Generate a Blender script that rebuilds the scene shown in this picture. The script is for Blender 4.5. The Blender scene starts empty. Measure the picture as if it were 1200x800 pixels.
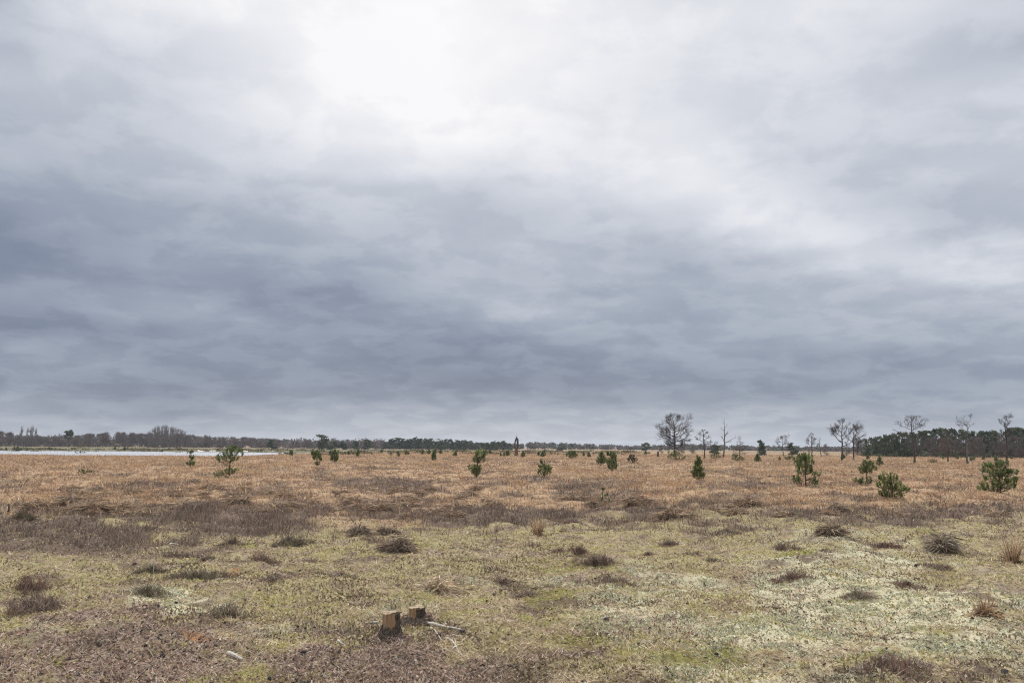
import bpy, math, random
import numpy as np
from mathutils import Vector, Matrix

random.seed(11)
RNG = np.random.default_rng(11)
SC = bpy.context.scene
COL = SC.collection
R = math.radians

# ------------------------------------------------------------------ camera model
F = 933.0                      # focal length, in pixels of the 1200 px wide photograph
EYE = 1.65
PITCH = math.atan(123.0 / F)
ROLL = 0.0075
_fw = np.array([0, math.cos(PITCH), math.sin(PITCH)])
_up0 = np.array([0, -math.sin(PITCH), math.cos(PITCH)])
_x0 = np.array([1.0, 0, 0])
_rt = _x0 * math.cos(ROLL) + _up0 * math.sin(ROLL)
_up = _up0 * math.cos(ROLL) - _x0 * math.sin(ROLL)

# ------------------------------------------------------------------ numpy noise
def _hash(ix, iy, seed):
    h = (ix.astype(np.int64) * 374761393 + iy.astype(np.int64) * 668265263 + seed * 1274126177) & 0xffffffff
    h = ((h ^ (h >> 13)) * 1274126177) & 0xffffffff
    h = h ^ (h >> 16)
    return (h & 0xffff) / 65535.0

def vnoise(x, y, seed=0):
    ix = np.floor(x); iy = np.floor(y)
    fx = x - ix; fy = y - iy
    ux = fx * fx * fx * (fx * (fx * 6 - 15) + 10); uy = fy * fy * fy * (fy * (fy * 6 - 15) + 10)
    a = _hash(ix, iy, seed); b = _hash(ix + 1, iy, seed)
    c = _hash(ix, iy + 1, seed); d = _hash(ix + 1, iy + 1, seed)
    return (a * (1 - ux) + b * ux) * (1 - uy) + (c * (1 - ux) + d * ux) * uy * 1.0

def fbm(x, y, octs=3, seed=0, rough=0.5):
    s = 0; a = 1.0; t = 0
    for k in range(octs):
        co, si = math.cos(k * 0.7 + seed), math.sin(k * 0.7 + seed)
        s = s + a * (vnoise((x * co - y * si) * 2 ** k + 17.3 * k, (x * si + y * co) * 2 ** k - 9.1 * k, seed + k) - 0.5)
        t += a; a *= rough
    return s / t * 2.0      # about -1 .. 1

def sstep(a, b, x):
    t = np.clip((x - a) / (b - a), 0, 1)
    return t * t * (3 - 2 * t)

# ------------------------------------------------------------------ terrain
POND_Z = -0.72
def macro(x, y):
    """smooth lie of the land: flat heath with a shallow pond basin on the left"""
    r = np.hypot(x, y)
    z = 0.12 * fbm(x / 14, y / 14, 2, 3) * sstep(4, 20, r) - 0.05 * sstep(20, 60, y)
    z = z + 0.16 * fbm(x / 45, y / 45, 2, 5) * sstep(25, 80, r)
    # the heath sinks gently towards the pond on the left
    wob = 6 * fbm(x / 22, y / 22, 2, 8)
    yy = y + wob
    ex = sstep(-50, -62, x + 6 * fbm(x / 30, y / 15, 2, 9))
    side = sstep(-8, -50, x + .12 * (y - 150))
    low = sstep(75, 150, y) * side * sstep(340, 255, y)
    z = z * (1 - .8 * low) - .52 * low
    near = 152
    z = z - .6 * sstep(near - 5, near + 3, yy) * sstep(252, 245, yy) * ex
    return z

def ground_z(x, y):
    x = np.asarray(x, float); y = np.asarray(y, float)
    r = np.hypot(x, y)
    z = macro(x, y)
    st = sstep(13, 20, r)
    z = z + (0.045 + 0.105 * st) * fbm(x / 0.62, y / 0.62, 2, 21) * sstep(160, 90, r)
    z = z + 0.05 * fbm(x / 1.7, y / 1.7, 2, 31)
    z = z + 0.06 * fbm(x / 0.30, y / 0.27, 2, 36) * sstep(26, 14, r)
    z = z + 0.011 * fbm(x / 0.11, y / 0.11, 2, 41) * sstep(20, 9, r)
    return z

def project(x, y, z):
    v = np.stack([x, y, z - EYE], -1)
    d = v @ _fw
    d = np.maximum(d, 0.05)
    return 600 + F * (v @ _rt) / d, 400 - F * (v @ _up) / d

def ray(px, py):
    d = _fw + _rt * ((px - 600) / F) - _up * ((py - 400) / F)
    return d / np.linalg.norm(d)

def at(px, py):
    """where the line of sight through a photograph point meets the (smooth) ground"""
    d = ray(px, py)
    hit = np.nonzero(_T * d[2] + EYE <= macro(_T * d[0], _T * d[1]))[0]
    t = _T[hit[0]] if len(hit) else _T[-1]
    return float(d[0] * t), float(d[1] * t)
_T = np.geomspace(2, 900, 2400)

def spot(px, py, dist=None):
    """ground point seen at a photograph position, or in that direction at a given distance"""
    if dist is None:
        x, y = at(px, py)
    else:
        d = ray(px, py); h = math.hypot(d[0], d[1])
        x, y = d[0] / h * dist, d[1] / h * dist
    return x, y, float(ground_z(np.array([x]), np.array([y]))[0])

# ------------------------------------------------------------------ vegetation zones (a map of the heath)
BX = [-400, 0, 100, 200, 300, 400, 500, 600, 700, 800, 900, 1000, 1100, 1200, 1600]
BY = [604, 606, 604, 604, 606, 618, 611, 606, 602, 598, 600, 603, 602, 596, 596]
HEATHER = [  # px, py, half width, half height, strength : dark heather carpet
    (70, 628, 150, 24, 1.1), (190, 612, 90, 10, .9), (215, 640, 60, 10, .5), (250, 612, 110, 15, 1.2), (330, 618, 50, 14, .8),
    (20, 650, 60, 14, .6), (560, 606, 75, 12, 1.1), (640, 604, 60, 8, .8), (760, 598, 90, 4.5, 1.1),
    (450, 567, 90, 7, .9), (690, 567, 110, 7, .75), (900, 568, 110, 3.5, .8), (1020, 598, 40, 5, .8), (1120, 600, 110, 8, .9),
    (920, 604, 90, 6, .8), (150, 577, 110, 7, .55), (330, 580, 90, 6, .5), (560, 541, 70, 2.5, .45), (1010, 566, 25, 2.5, .7),
    (60, 545, 60, 2, .4), (250, 546, 60, 2, .4), (670, 546, 60, 2, .4), (1050, 612, 150, 10, .55), (700, 612, 80, 7, .55), (120, 655, 110, 12, .55)]
LITTER = [(120, 770, 240, 42, 1.2), (450, 780, 210, 40, 1.1), (520, 752, 90, 20, .7), (110, 728, 110, 16, .9), (650, 775, 110, 22, .75), (300, 752, 80, 22, .5), (1140, 780, 90, 20, .3)]
LICHEN = [(980, 735, 260, 85, 1.0), (1000, 660, 180, 40, .75), (800, 700, 130, 45, .8), (195, 702, 80, 16, 1.1), (40, 738, 60, 8, .9),
          (270, 695, 100, 20, .6), (330, 735, 60, 14, .5), (480, 690, 150, 40, .42), (720, 660, 60, 12, .6), (30, 715, 90, 30, .3)]
MOSS = [(645, 702, 36, 12, 1.0), (670, 664, 60, 7, 1.0), (625, 726, 40, 8, .5), (930, 648, 30, 4, 1.0), (290, 638, 16, 3, 1.2), (68, 773, 12, 4, 1.0), (315, 758, 24, 6, .9),
        (1010, 782, 80, 12, .6), (660, 755, 60, 14, .6), (830, 770, 90, 20, .6), (1100, 742, 60, 10, .6), (470, 640, 60, 6, .5), (640, 625, 60, 6, .4), (1090, 625, 50, 5, .5), (350, 690, 80, 20, .35)]
RUST = [(237, 751, 20, 4, 1.3), (275, 671, 16, 3, .6), (215, 738, 14, 8, .5), (500, 770, 16, 5, .4)]

def _ell(tab, px, py):
    s = np.zeros_like(px)
    for a, b, rx, ry, k in tab:
        q = ((px - a) / rx) ** 2 + ((py - b) / ry) ** 2
        s = np.maximum(s, k * np.exp(-0.9 * q))
    return s

def zones(x, y):
    x = np.asarray(x, float); y = np.asarray(y, float)
    r = np.hypot(x, y)
    yy = np.maximum(y, 1.5)
    px, py = project(x, yy, macro(x, yy))
    px = np.where(y < 1.5, 600 + np.sign(x) * 900, px); py = np.minimum(py, 850)
    n1 = fbm(x / 1.3, y / 1.3, 3, 51); n2 = fbm(x / 0.45, y / 0.45, 3, 61); n3 = fbm(x / 4.5, y / 4.5, 3, 71)
    B = np.interp(px, BX, BY) + 7 * n3 + 6 * n1
    w = np.clip(16 - r * .2, 3, 12)
    straw = sstep(B + w, B - w, py)
    sx = px + 14 * n1; sy = py + (py - 518) * 0.06 * n2
    hea = sstep(.34, .62, _ell(HEATHER, sx, sy) * .95 + .34 * n1 + .34 * n2)
    n4 = fbm(x / .34, y / .34, 3, 66)
    sprig = sstep(.33, .56, n4 + .30 * n1 + .15 * sstep(668, 606, py)) * .85 * (1 - straw)
    hea = np.maximum(hea, sprig)
    n5 = fbm(x / 1.6, y / 2.6, 3, 76)
    hea = np.maximum(hea, .85 * straw * sstep(.04, .42, n5 + .5 * n2 + .15 * sstep(560, 580, py)) * sstep(150, 90, r))
    lit = .9 * sstep(.32, .75, _ell(LITTER, sx, sy) * .9 + .30 * n1 + .34 * n2 + .2 * n4) * (1 - straw)
    lic = sstep(.3, .8, _ell(LICHEN, sx, sy) * .97 + .42 * n1 + .34 * n2) * (1 - straw)
    mos = sstep(.3, .6, _ell(MOSS, sx, sy) + .12 * n1 + .25 * n2) * (1 - straw)
    rus = sstep(.3, .5, _ell(RUST, sx, sy) + .15 * n2)
    lic = lic * (1 - .75 * lit)
    return dict(px=px, py=py, r=r, straw=straw, heather=hea, litter=lit, lichen=lic, moss=mos, rust=rus, n1=n1, n2=n2, n3=n3)

# ------------------------------------------------------------------ object helpers
def link(o, parent=None):
    COL.objects.link(o)
    if parent is not None:
        o.parent = parent
    return o

def thing(name, label, cat, loc=(0, 0, 0), rz=0.0, group=None):
    o = bpy.data.objects.new(name, None); link(o)
    o.empty_display_size = .1
    o.location = loc; o.rotation_euler = (0, 0, rz)
    return tag(o, label, cat, group)

def tag(o, label, cat, group=None, kind=None):
    o['label'] = label; o['category'] = cat
    if group: o['group'] = group
    if kind: o['kind'] = kind
    return o

def structure(o):
    o['kind'] = 'structure'; return o

def new_mesh(name, V, quads=None, tris=None, cols=None, mat=None, smooth=False):
    V = np.asarray(V, np.float32).reshape(-1, 3)
    me = bpy.data.meshes.new(name)
    q = np.zeros((0, 4), np.int32) if quads is None else np.asarray(quads, np.int32).reshape(-1, 4)
    t = np.zeros((0, 3), np.int32) if tris is None else np.asarray(tris, np.int32).reshape(-1, 3)
    me.vertices.add(len(V)); me.vertices.foreach_set('co', V.ravel())
    nl = q.size + t.size; npol = len(q) + len(t)
    me.loops.add(nl); me.polygons.add(npol)
    me.loops.foreach_set('vertex_index', np.concatenate([q.ravel(), t.ravel()]))
    st = np.concatenate([np.arange(len(q)) * 4, q.size + np.arange(len(t)) * 3]).astype(np.int32)
    me.polygons.foreach_set('loop_start', st)
    if cols is not None:
        a = me.color_attributes.new('tint', 'FLOAT_COLOR', 'POINT')
        c = np.ones((len(V), 4), np.float32); c[:, :3] = np.asarray(cols, np.float32).reshape(-1, 3)
        a.data.foreach_set('color', c.ravel())
    if smooth:
        me.polygons.foreach_set('use_smooth', np.ones(npol, bool))
    me.update(calc_edges=True)
    if mat: me.materials.append(mat)
    return me

def obj(name, me, parent=None):
    return link(bpy.data.objects.new(name, me), parent)

class Blades:
    """collects many narrow, bent, tapering blades (needles, grass, twigs) into one mesh"""
    def __init__(s): s.V = []; s.C = []; s.n = 0
    def add(s, P, D, L, W, C, bend=0.0, rng=None):
        N = len(P)
        if N == 0: return
        rg = RNG if rng is None else rng
        D = D / np.maximum(np.linalg.norm(D, axis=1, keepdims=True), 1e-6)
        rv = rg.normal(size=(N, 3))
        S = np.cross(D, rv); S /= np.maximum(np.linalg.norm(S, axis=1, keepdims=True), 1e-6)
        L = np.broadcast_to(np.asarray(L, float), (N,))[:, None]; W = np.broadcast_to(np.asarray(W, float), (N,))[:, None]
        Hh = D.copy(); Hh[:, 2] = 0; Hh[:, :2] += rg.normal(size=(N, 2)) * .15; Hh[:, 2] -= .5
        b = np.broadcast_to(np.asarray(bend, float), (N,))[:, None]
        mid = P + D * L * .55 + Hh * L * b * .25
        tip = P + D * L * (1 - .2 * b) + Hh * L * b
        s.V.append(np.stack([P - S * W * .5, P + S * W * .5, mid - S * W * .42, mid + S * W * .42, tip], 1).reshape(-1, 3))
        s.C.append(np.repeat(np.asarray(C, float), 5, 0)); s.n += N
    def mesh(s, name, mat):
        V = np.concatenate(s.V); C = np.concatenate(s.C)
        b = np.arange(s.n)[:, None] * 5
        return new_mesh(name, V, b + np.array([[0, 1, 3, 2]]), b + np.array([[2, 3, 4]]), C, mat)

class Tubes:
    """collects tapering tubes along polylines into one mesh"""
    def __init__(s): s.G = {}
    def add(s, pts, rad, sides=5, jit=0.0):
        s.G.setdefault((len(pts), sides, jit), []).append((np.asarray(pts, float), np.asarray(rad, float)))
    def mesh(s, name, mat, smooth=True):
        VV, QQ, TT, n0 = [], [], [], 0
        for (m, sides, jit), lst in s.G.items():
            P = np.stack([p for p, r in lst]); Rd = np.stack([r for p, r in lst]); K = len(P)
            tan = np.gradient(P, axis=1); tan /= np.maximum(np.linalg.norm(tan, axis=2, keepdims=True), 1e-9)
            ref = np.where((np.abs(tan[:, :1, 2:]) > .7), np.array([.31, .87, .2]), np.array([.1, .05, 1.0]))
            u = np.cross(tan, np.broadcast_to(ref, tan.shape)); u /= np.maximum(np.linalg.norm(u, axis=2, keepdims=True), 1e-9)
            v = np.cross(tan, u)
            a = np.arange(sides) / sides * 2 * math.pi
            rr = Rd[:, :, None] * (1 + (RNG.normal(size=(K, m, sides)) * jit if jit else 0)) * np.ones((1, 1, sides))
            ring = P[:, :, None] + u[:, :, None] * (np.cos(a) * rr)[..., None] + v[:, :, None] * (np.sin(a) * rr)[..., None]
            V = np.concatenate([ring.reshape(K, m * sides, 3), P[:, :1], P[:, -1:]], 1)
            st = m * sides + 2
            i = np.arange(m - 1)[:, None] * sides; j = np.arange(sides)[None]; k = (j + 1) % sides
            q = np.stack([i + j, i + k, i + sides + k, i + sides + j], -1).reshape(-1, 4)
            jj = np.arange(sides); kk = (jj + 1) % sides; b = (m - 1) * sides
            t = np.concatenate([np.stack([kk, jj, np.full(sides, m * sides)], -1), np.stack([b + jj, b + kk, np.full(sides, m * sides + 1)], -1)])
            off = n0 + np.arange(K)[:, None, None] * st
            VV.append(V.reshape(-1, 3)); QQ.append((q[None] + off).reshape(-1, 4)); TT.append((t[None] + off).reshape(-1, 3))
            n0 += K * st
        return new_mesh(name, np.concatenate(VV), np.concatenate(QQ), np.concatenate(TT), None, mat, smooth)

# ------------------------------------------------------------------ materials
def mat_new(name):
    m = bpy.data.materials.new(name); m.use_nodes = True
    nt = m.node_tree
    for n in list(nt.nodes): nt.nodes.remove(n)
    out = nt.nodes.new('ShaderNodeOutputMaterial')
    return m, nt, out

def N(nt, kind, **kw):
    n = nt.nodes.new(kind)
    for k, v in kw.items():
        if k.startswith('i_'): n.inputs[k[2:]].default_value = v
        else: setattr(n, k, v)
    return n

def mixc(nt, fac, a, b, mode='MIX'):
    m = N(nt, 'ShaderNodeMix', data_type='RGBA', blend_type=mode)
    for sock, val in ((m.inputs[0], fac), (m.inputs[6], a), (m.inputs[7], b)):
        if isinstance(val, bpy.types.NodeSocket): nt.links.new(val, sock)
        elif isinstance(val, (int, float)): sock.default_value = val
        else: sock.default_value = (*val, 1)
    return m.outputs[2]

def mathn(nt, op, a, b=None, c=None, clamp=False):
    m = N(nt, 'ShaderNodeMath', operation=op); m.use_clamp = clamp
    for k, val in enumerate((a, b, c)):
        if val is None: continue
        if isinstance(val, bpy.types.NodeSocket): nt.links.new(val, m.inputs[k])
        else: m.inputs[k].default_value = val
    return m.outputs[0]

def ramp(nt, fac, stops, interp='LINEAR'):
    r = N(nt, 'ShaderNodeValToRGB'); r.color_ramp.interpolation = interp
    els = r.color_ramp.elements
    while len(els) < len(stops): els.new(0.5)
    for e, (p, c) in zip(els, stops):
        e.position = p; e.color = (*c, 1) if not isinstance(c, (int, float)) else (c, c, c, 1)
    nt.links.new(fac, r.inputs[0])
    return r.outputs[0]

def noise(nt, vec, scale, detail=4, rough=.55, dist=0.0):
    n = N(nt, 'ShaderNodeTexNoise'); n.inputs['Scale'].default_value = scale
    n.inputs['Detail'].default_value = detail; n.inputs['Roughness'].default_value = rough; n.inputs['Distortion'].default_value = dist
    if vec is not None: nt.links.new(vec, n.inputs['Vector'])
    return n

def leaf_mat(name, translucent=.25, rough=.75, var=.25, scale=6.0):
    m, nt, out = mat_new(name)
    at_ = N(nt, 'ShaderNodeAttribute', attribute_name='tint')
    geo = N(nt, 'ShaderNodeNewGeometry')
    nz = noise(nt, geo.outputs['Position'], scale, 3)
    k = mathn(nt, 'MULTIPLY_ADD', nz.outputs[0], 2 * var, 1 - var)
    cb = N(nt, 'ShaderNodeVectorMath', operation='SCALE')
    nt.links.new(at_.outputs['Color'], cb.inputs[0]); nt.links.new(k, cb.inputs['Scale'])
    b = N(nt, 'ShaderNodeBsdfPrincipled'); b.inputs['Roughness'].default_value = rough
    b.inputs['Specular IOR Level'].default_value = .2
    nt.links.new(cb.outputs[0], b.inputs['Base Color'])
    if translucent:
        t = N(nt, 'ShaderNodeBsdfTranslucent'); nt.links.new(cb.outputs[0], t.inputs['Color'])
        mx = N(nt, 'ShaderNodeMixShader'); mx.inputs[0].default_value = translucent
        nt.links.new(b.outputs[0], mx.inputs[1]); nt.links.new(t.outputs[0], mx.inputs[2])
        nt.links.new(mx.outputs[0], out.inputs[0])
    else:
        nt.links.new(b.outputs[0], out.inputs[0])
    return m

def bark_mat(name, c1, c2, scale=18, stretch=.25, bump=.5, rough=.9):
    m, nt, out = mat_new(name)
    tc = N(nt, 'ShaderNodeTexCoord')
    mp = N(nt, 'ShaderNodeMapping'); mp.inputs['Scale'].default_value = (1, 1, stretch)
    nt.links.new(tc.outputs['Object'], mp.inputs[0])
    nz = noise(nt, mp.outputs[0], scale, 5, .6, .4)
    c = ramp(nt, nz.outputs[0], [(.3, c1), (.68, c2)])
    b = N(nt, 'ShaderNodeBsdfPrincipled'); b.inputs['Roughness'].default_value = rough
    b.inputs['Specular IOR Level'].default_value = .2
    nt.links.new(c, b.inputs['Base Color'])
    bp = N(nt, 'ShaderNodeBump'); bp.inputs['Strength'].default_value = bump; bp.inputs['Distance'].default_value = .02
    nt.links.new(nz.outputs[0], bp.inputs['Height']); nt.links.new(bp.outputs[0], b.inputs['Normal'])
    nt.links.new(b.outputs[0], out.inputs[0])
    return m

M_GRASS = leaf_mat('dry_grass', .3, .7)
M_HEATH = leaf_mat('heather', .12, .85)
M_LICHEN = leaf_mat('lichen', .15, .9)
M_LITTER = leaf_mat('litter', .1, .85)
M_NEEDLE = leaf_mat('pine_needles', .18, .55)
M_FARLEAF = leaf_mat('far_foliage', .12, .8, .35, 1.2)
M_BARK = bark_mat('dark_bark', (.035, .028, .024), (.11, .09, .075))
M_BARKGREY = bark_mat('grey_bark', (.07, .062, .058), (.2, .18, .165))
M_TWIG = bark_mat('twig_bark', (.05, .04, .036), (.09, .074, .066))
M_PINEBARK = bark_mat('pine_bark', (.07, .045, .03), (.17, .11, .075))
M_STICK = bark_mat('bleached_wood', (.34, .30, .26), (.62, .58, .53), 30, .3)
M_LARCH = bark_mat('larch_twigs', (.075, .05, .038), (.13, .088, .066))

def ground_material():
    m, nt, out = mat_new('heath_ground')
    geo = N(nt, 'ShaderNodeNewGeometry'); P = geo.outputs['Position']
    za = N(nt, 'ShaderNodeAttribute', attribute_name='zone_a'); zb = N(nt, 'ShaderNodeAttribute', attribute_name='zone_b')
    A = N(nt, 'ShaderNodeSeparateColor'); nt.links.new(za.outputs['Color'], A.inputs[0])
    Bz = N(nt, 'ShaderNodeSeparateColor'); nt.links.new(zb.outputs['Color'], Bz.inputs[0])
    nf = noise(nt, P, 38, 6, .65); nm = noise(nt, P, 9, 5, .6); nl = noise(nt, P, 1.6, 5, .6); ns = noise(nt, P, 110, 4, .6)
    fine = mixc(nt, .5, nf.outputs[0], ns.outputs[0])
    base = ramp(nt, fine, [(.32, (.1, .075, .05)), (.46, (.29, .23, .135)), (.56, (.41, .335, .205)), (.7, (.53, .45, .3))])
    olive = ramp(nt, fine, [(.33, (.1, .085, .045)), (.48, (.28, .24, .115)), (.62, (.42, .36, .18)), (.75, (.52, .45, .28))])
    base = mixc(nt, mathn(nt, 'MULTIPLY', nm.outputs[0], 1.1, clamp=True), base, olive)
    lit = ramp(nt, fine, [(.34, (.075, .056, .048)), (.46, (.23, .17, .138)), (.58, (.35, .265, .212)), (.74, (.49, .39, .31))])
    lic = ramp(nt, fine, [(.34, (.1, .085, .06)), (.44, (.36, .325, .21)), (.54, (.55, .51, .36)), (.72, (.7, .66, .5))])
    stw = ramp(nt, fine, [(.3, (.17, .11, .07)), (.5, (.38, .255, .155)), (.7, (.52, .37, .24))])
    stw = mixc(nt, mathn(nt, 'MULTIPLY_ADD', nl.outputs[0], 1.6, -.55, clamp=True), stw, (.26, .17, .105))
    hea = ramp(nt, fine, [(.3, (.05, .038, .03)), (.5, (.135, .096, .072)), (.7, (.25, .18, .132))])
    mos = ramp(nt, fine, [(.3, (.08, .08, .025)), (.5, (.24, .225, .07)), (.7, (.4, .36, .14))])
    rus = ramp(nt, fine, [(.3, (.2, .095, .04)), (.6, (.42, .22, .10))])
    far = ramp(nt, nl.outputs[0], [(.35, (.17, .125, .075)), (.6, (.28, .2, .125))])
    npat = noise(nt, P, 2.6, 6, .65)
    base = mixc(nt, ramp(nt, npat.outputs[0], [(.50, 0.0), (.60, .8)]), base, lit)
    npb = noise(nt, P, 5.5, 6, .65)
    base = mixc(nt, ramp(nt, npb.outputs[0], [(.36, .8), (.44, 0.0)]), base, (.14, .105, .07))
    c = mixc(nt, A.outputs[2], base, lic)
    c = mixc(nt, Bz.outputs[0], c, lit)
    c = mixc(nt, Bz.outputs[1], c, mos)
    c = mixc(nt, Bz.outputs[2], c, rus)
    c = mixc(nt, A.outputs[0], c, stw)
    c = mixc(nt, A.outputs[1], c, hea)
    fz = N(nt, 'ShaderNodeAttribute', attribute_name='zone_c'); Cz = N(nt, 'ShaderNodeSeparateColor'); nt.links.new(fz.outputs['Color'], Cz.inputs[0])
    c = mixc(nt, Cz.outputs[0], c, far)
    c = mixc(nt, Cz.outputs[2], c, mixc(nt, nl.outputs[0], (.085, .08, .04), (.2, .165, .1)))
    c = mixc(nt, Cz.outputs[1], c, (.05, .042, .034))
    b = N(nt, 'ShaderNodeBsdfPrincipled'); b.inputs['Roughness'].default_value = .95; b.inputs['Specular IOR Level'].default_value = .1
    nt.links.new(c, b.inputs['Base Color'])
    bp = N(nt, 'ShaderNodeBump'); bp.inputs['Strength'].default_value = .8; bp.inputs['Distance'].default_value = .02
    nt.links.new(fine, bp.inputs['Height']); nt.links.new(bp.outputs[0], b.inputs['Normal'])
    nt.links.new(b.outputs[0], out.inputs[0])
    return m

# ------------------------------------------------------------------ ground sheet
def build_ground():
    az = np.concatenate([np.linspace(-180, -52, 40)[:-1], np.linspace(-52, -40, 30)[:-1], np.linspace(-40, 40, 560), np.linspace(40, 52, 30)[1:], np.linspace(52, 180, 40)[1:]])
    az = np.radians(az[:-1])
    rr = np.concatenate([np.linspace(.5, 4.2, 22)[:-1], np.geomspace(4.2, 26, 330)[:-1], np.geomspace(26, 320, 260)[:-1], np.geomspace(320, 2600, 44)])
    A, Rr = np.meshgrid(az, rr)
    x = (np.sin(A) * Rr).ravel(); y = (np.cos(A) * Rr).ravel()
    z = ground_z(x, y)
    zn = zones(x, y)
    V = np.stack([x, y, z], 1)
    V = np.concatenate([V, [[0, 0, float(ground_z(np.array([0.]), np.array([0.]))[0])]]])
    n = len(az); m = len(rr)
    i = np.arange(m - 1)[:, None] * n; j = np.arange(n)[None]; k = (j + 1) % n
    q = np.stack([i + j, i + n + j, i + n + k, i + k], -1).reshape(-1, 4)
    t = np.stack([np.full(n, n * m), np.arange(n), (np.arange(n) + 1) % n], -1)[:, [0, 1, 2]]
    me = new_mesh('ground', V, q, t, None, ground_material(), True)
    wet = sstep(-.58, -.68, z) * sstep(100, 120, y)
    farm = np.clip(sstep(240, 320, zn['r']) + sstep(244, 250, y) * sstep(-45, -60, x), 0, 1)
    for nm, ch in (('zone_a', (zn['straw'], zn['heather'], zn['lichen'])), ('zone_b', (zn['litter'], zn['moss'], zn['rust'])), ('zone_c', (farm, wet, sstep(240, 250, y) * sstep(10, -30, x) * sstep(420, 340, y)))):
        a = me.color_attributes.new(nm, 'FLOAT_COLOR', 'POINT')
        c = np.ones((len(V), 4), np.float32)
        for u in range(3): c[:-1, u] = ch[u]
        c[-1] = c[0]
        a.data.foreach_set('color', c.ravel())
    structure(obj('ground', me))

def build_water():
    m, nt, out = mat_new('pond_water')
    b = N(nt, 'ShaderNodeBsdfPrincipled'); b.inputs['Base Color'].default_value = (.49, .495, .515, 1); b.inputs['Roughness'].default_value = .22  # sky glare reflected by the pond is put into this pale base colour
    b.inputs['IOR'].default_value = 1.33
    geo = N(nt, 'ShaderNodeNewGeometry')
    mp = N(nt, 'ShaderNodeMapping'); mp.inputs['Scale'].default_value = (1, .4, 1); nt.links.new(geo.outputs['Position'], mp.inputs[0])
    nz = noise(nt, mp.outputs[0], 3.0, 3)
    bp = N(nt, 'ShaderNodeBump'); bp.inputs['Strength'].default_value = .3; bp.inputs['Distance'].default_value = .08
    nt.links.new(nz.outputs[0], bp.inputs['Height']); nt.links.new(bp.outputs[0], b.inputs['Normal'])
    nt.links.new(b.outputs[0], out.inputs[0])
    # outline of the pond: a sheet a little larger than the basin, its edge under the banks
    nx, ny = 40, 20
    xs = np.linspace(-330, -40, nx); ys = np.linspace(150, 262, ny)
    X, Y = np.meshgrid(xs, ys)
    i = np.arange(ny - 1)[:, None] * nx; j = np.arange(nx - 1)[None]
    q = np.stack([i + j, i + j + 1, i + nx + j + 1, i + nx + j], -1).reshape(-1, 4)
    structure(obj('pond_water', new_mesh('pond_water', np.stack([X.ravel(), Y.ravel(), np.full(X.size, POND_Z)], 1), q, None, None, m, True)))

# ------------------------------------------------------------------ scatter helpers
def polar(n, r0, r1, k, spread=43):
    a = np.radians(RNG.uniform(-spread, spread, n)); u = RNG.random(n)
    e = 2 - k
    r = np.exp(np.log(r0) + u * (np.log(r1) - np.log(r0))) if abs(e) < 1e-6 else (r0 ** e + u * (r1 ** e - r0 ** e)) ** (1 / e)
    return np.sin(a) * r, np.cos(a) * r, r

def pick(pal, n, jit=.15, rg=None):
    rg = RNG if rg is None else rg
    pal = np.asarray(pal, float)
    c = pal[rg.integers(0, len(pal), n)]
    return np.clip(c * (1 + rg.normal(size=(n, 1)) * jit) * (1 + rg.normal(size=(n, 3)) * .03), .008, .9)

def fan(n, tilt0, tilt1, rg=None):
    """unit vectors tilted from the vertical"""
    rg = RNG if rg is None else rg
    a = rg.uniform(0, 2 * math.pi, n); t = np.radians(rg.uniform(tilt0, tilt1, n))
    return np.stack([np.sin(t) * np.cos(a), np.sin(t) * np.sin(a), np.cos(t)], 1)

STRAW = [(.49, .35, .215), (.44, .30, .18), (.54, .41, .265), (.38, .25, .15), (.465, .305, .18), (.59, .46, .32), (.40, .245, .14)]
STRAWDULL = [(.31, .215, .15), (.26, .18, .13), (.36, .265, .19), (.20, .14, .105), (.30, .18, .115)]
HEATHC = [(.19, .135, .102), (.15, .104, .08), (.24, .175, .132), (.20, .128, .098), (.30, .225, .165), (.11, .08, .064)]
HEATHC = [(.24, .18, .145), (.19, .14, .115), (.29, .225, .18), (.25, .17, .14), (.35, .28, .22), (.14, .108, .09)]
HEATHG = [(.21, .185, .125), (.26, .22, .155), (.18, .155, .11), (.25, .19, .15), (.15, .12, .09)]
LICH = [(.59, .59, .44), (.67, .67, .52), (.50, .50, .35), (.56, .57, .44), (.74, .74, .60), (.38, .36, .24), (.28, .245, .16)]
MOSSC = [(.46, .405, .20), (.53, .46, .265), (.37, .325, .155), (.57, .50, .315), (.31, .265, .145), (.60, .53, .36)]
DARKC = [(.20, .155, .10), (.26, .195, .13), (.15, .115, .08), (.30, .24, .15), (.18, .15, .085)]
YELC = [(.47, .44, .17), (.54, .49, .22), (.40, .37, .14), (.58, .52, .27)]
MOSSB = [(.36, .33, .12), (.44, .39, .16), (.29, .27, .095), (.48, .41, .2)]
TAN = [(.60, .48, .33), (.67, .56, .41), (.50, .385, .26), (.71, .62, .47), (.40, .295, .20)]
LITC = [(.36, .26, .20), (.43, .315, .25), (.28, .20, .16), (.50, .385, .31), (.20, .14, .115), (.40, .27, .205), (.62, .51, .42)]

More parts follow.
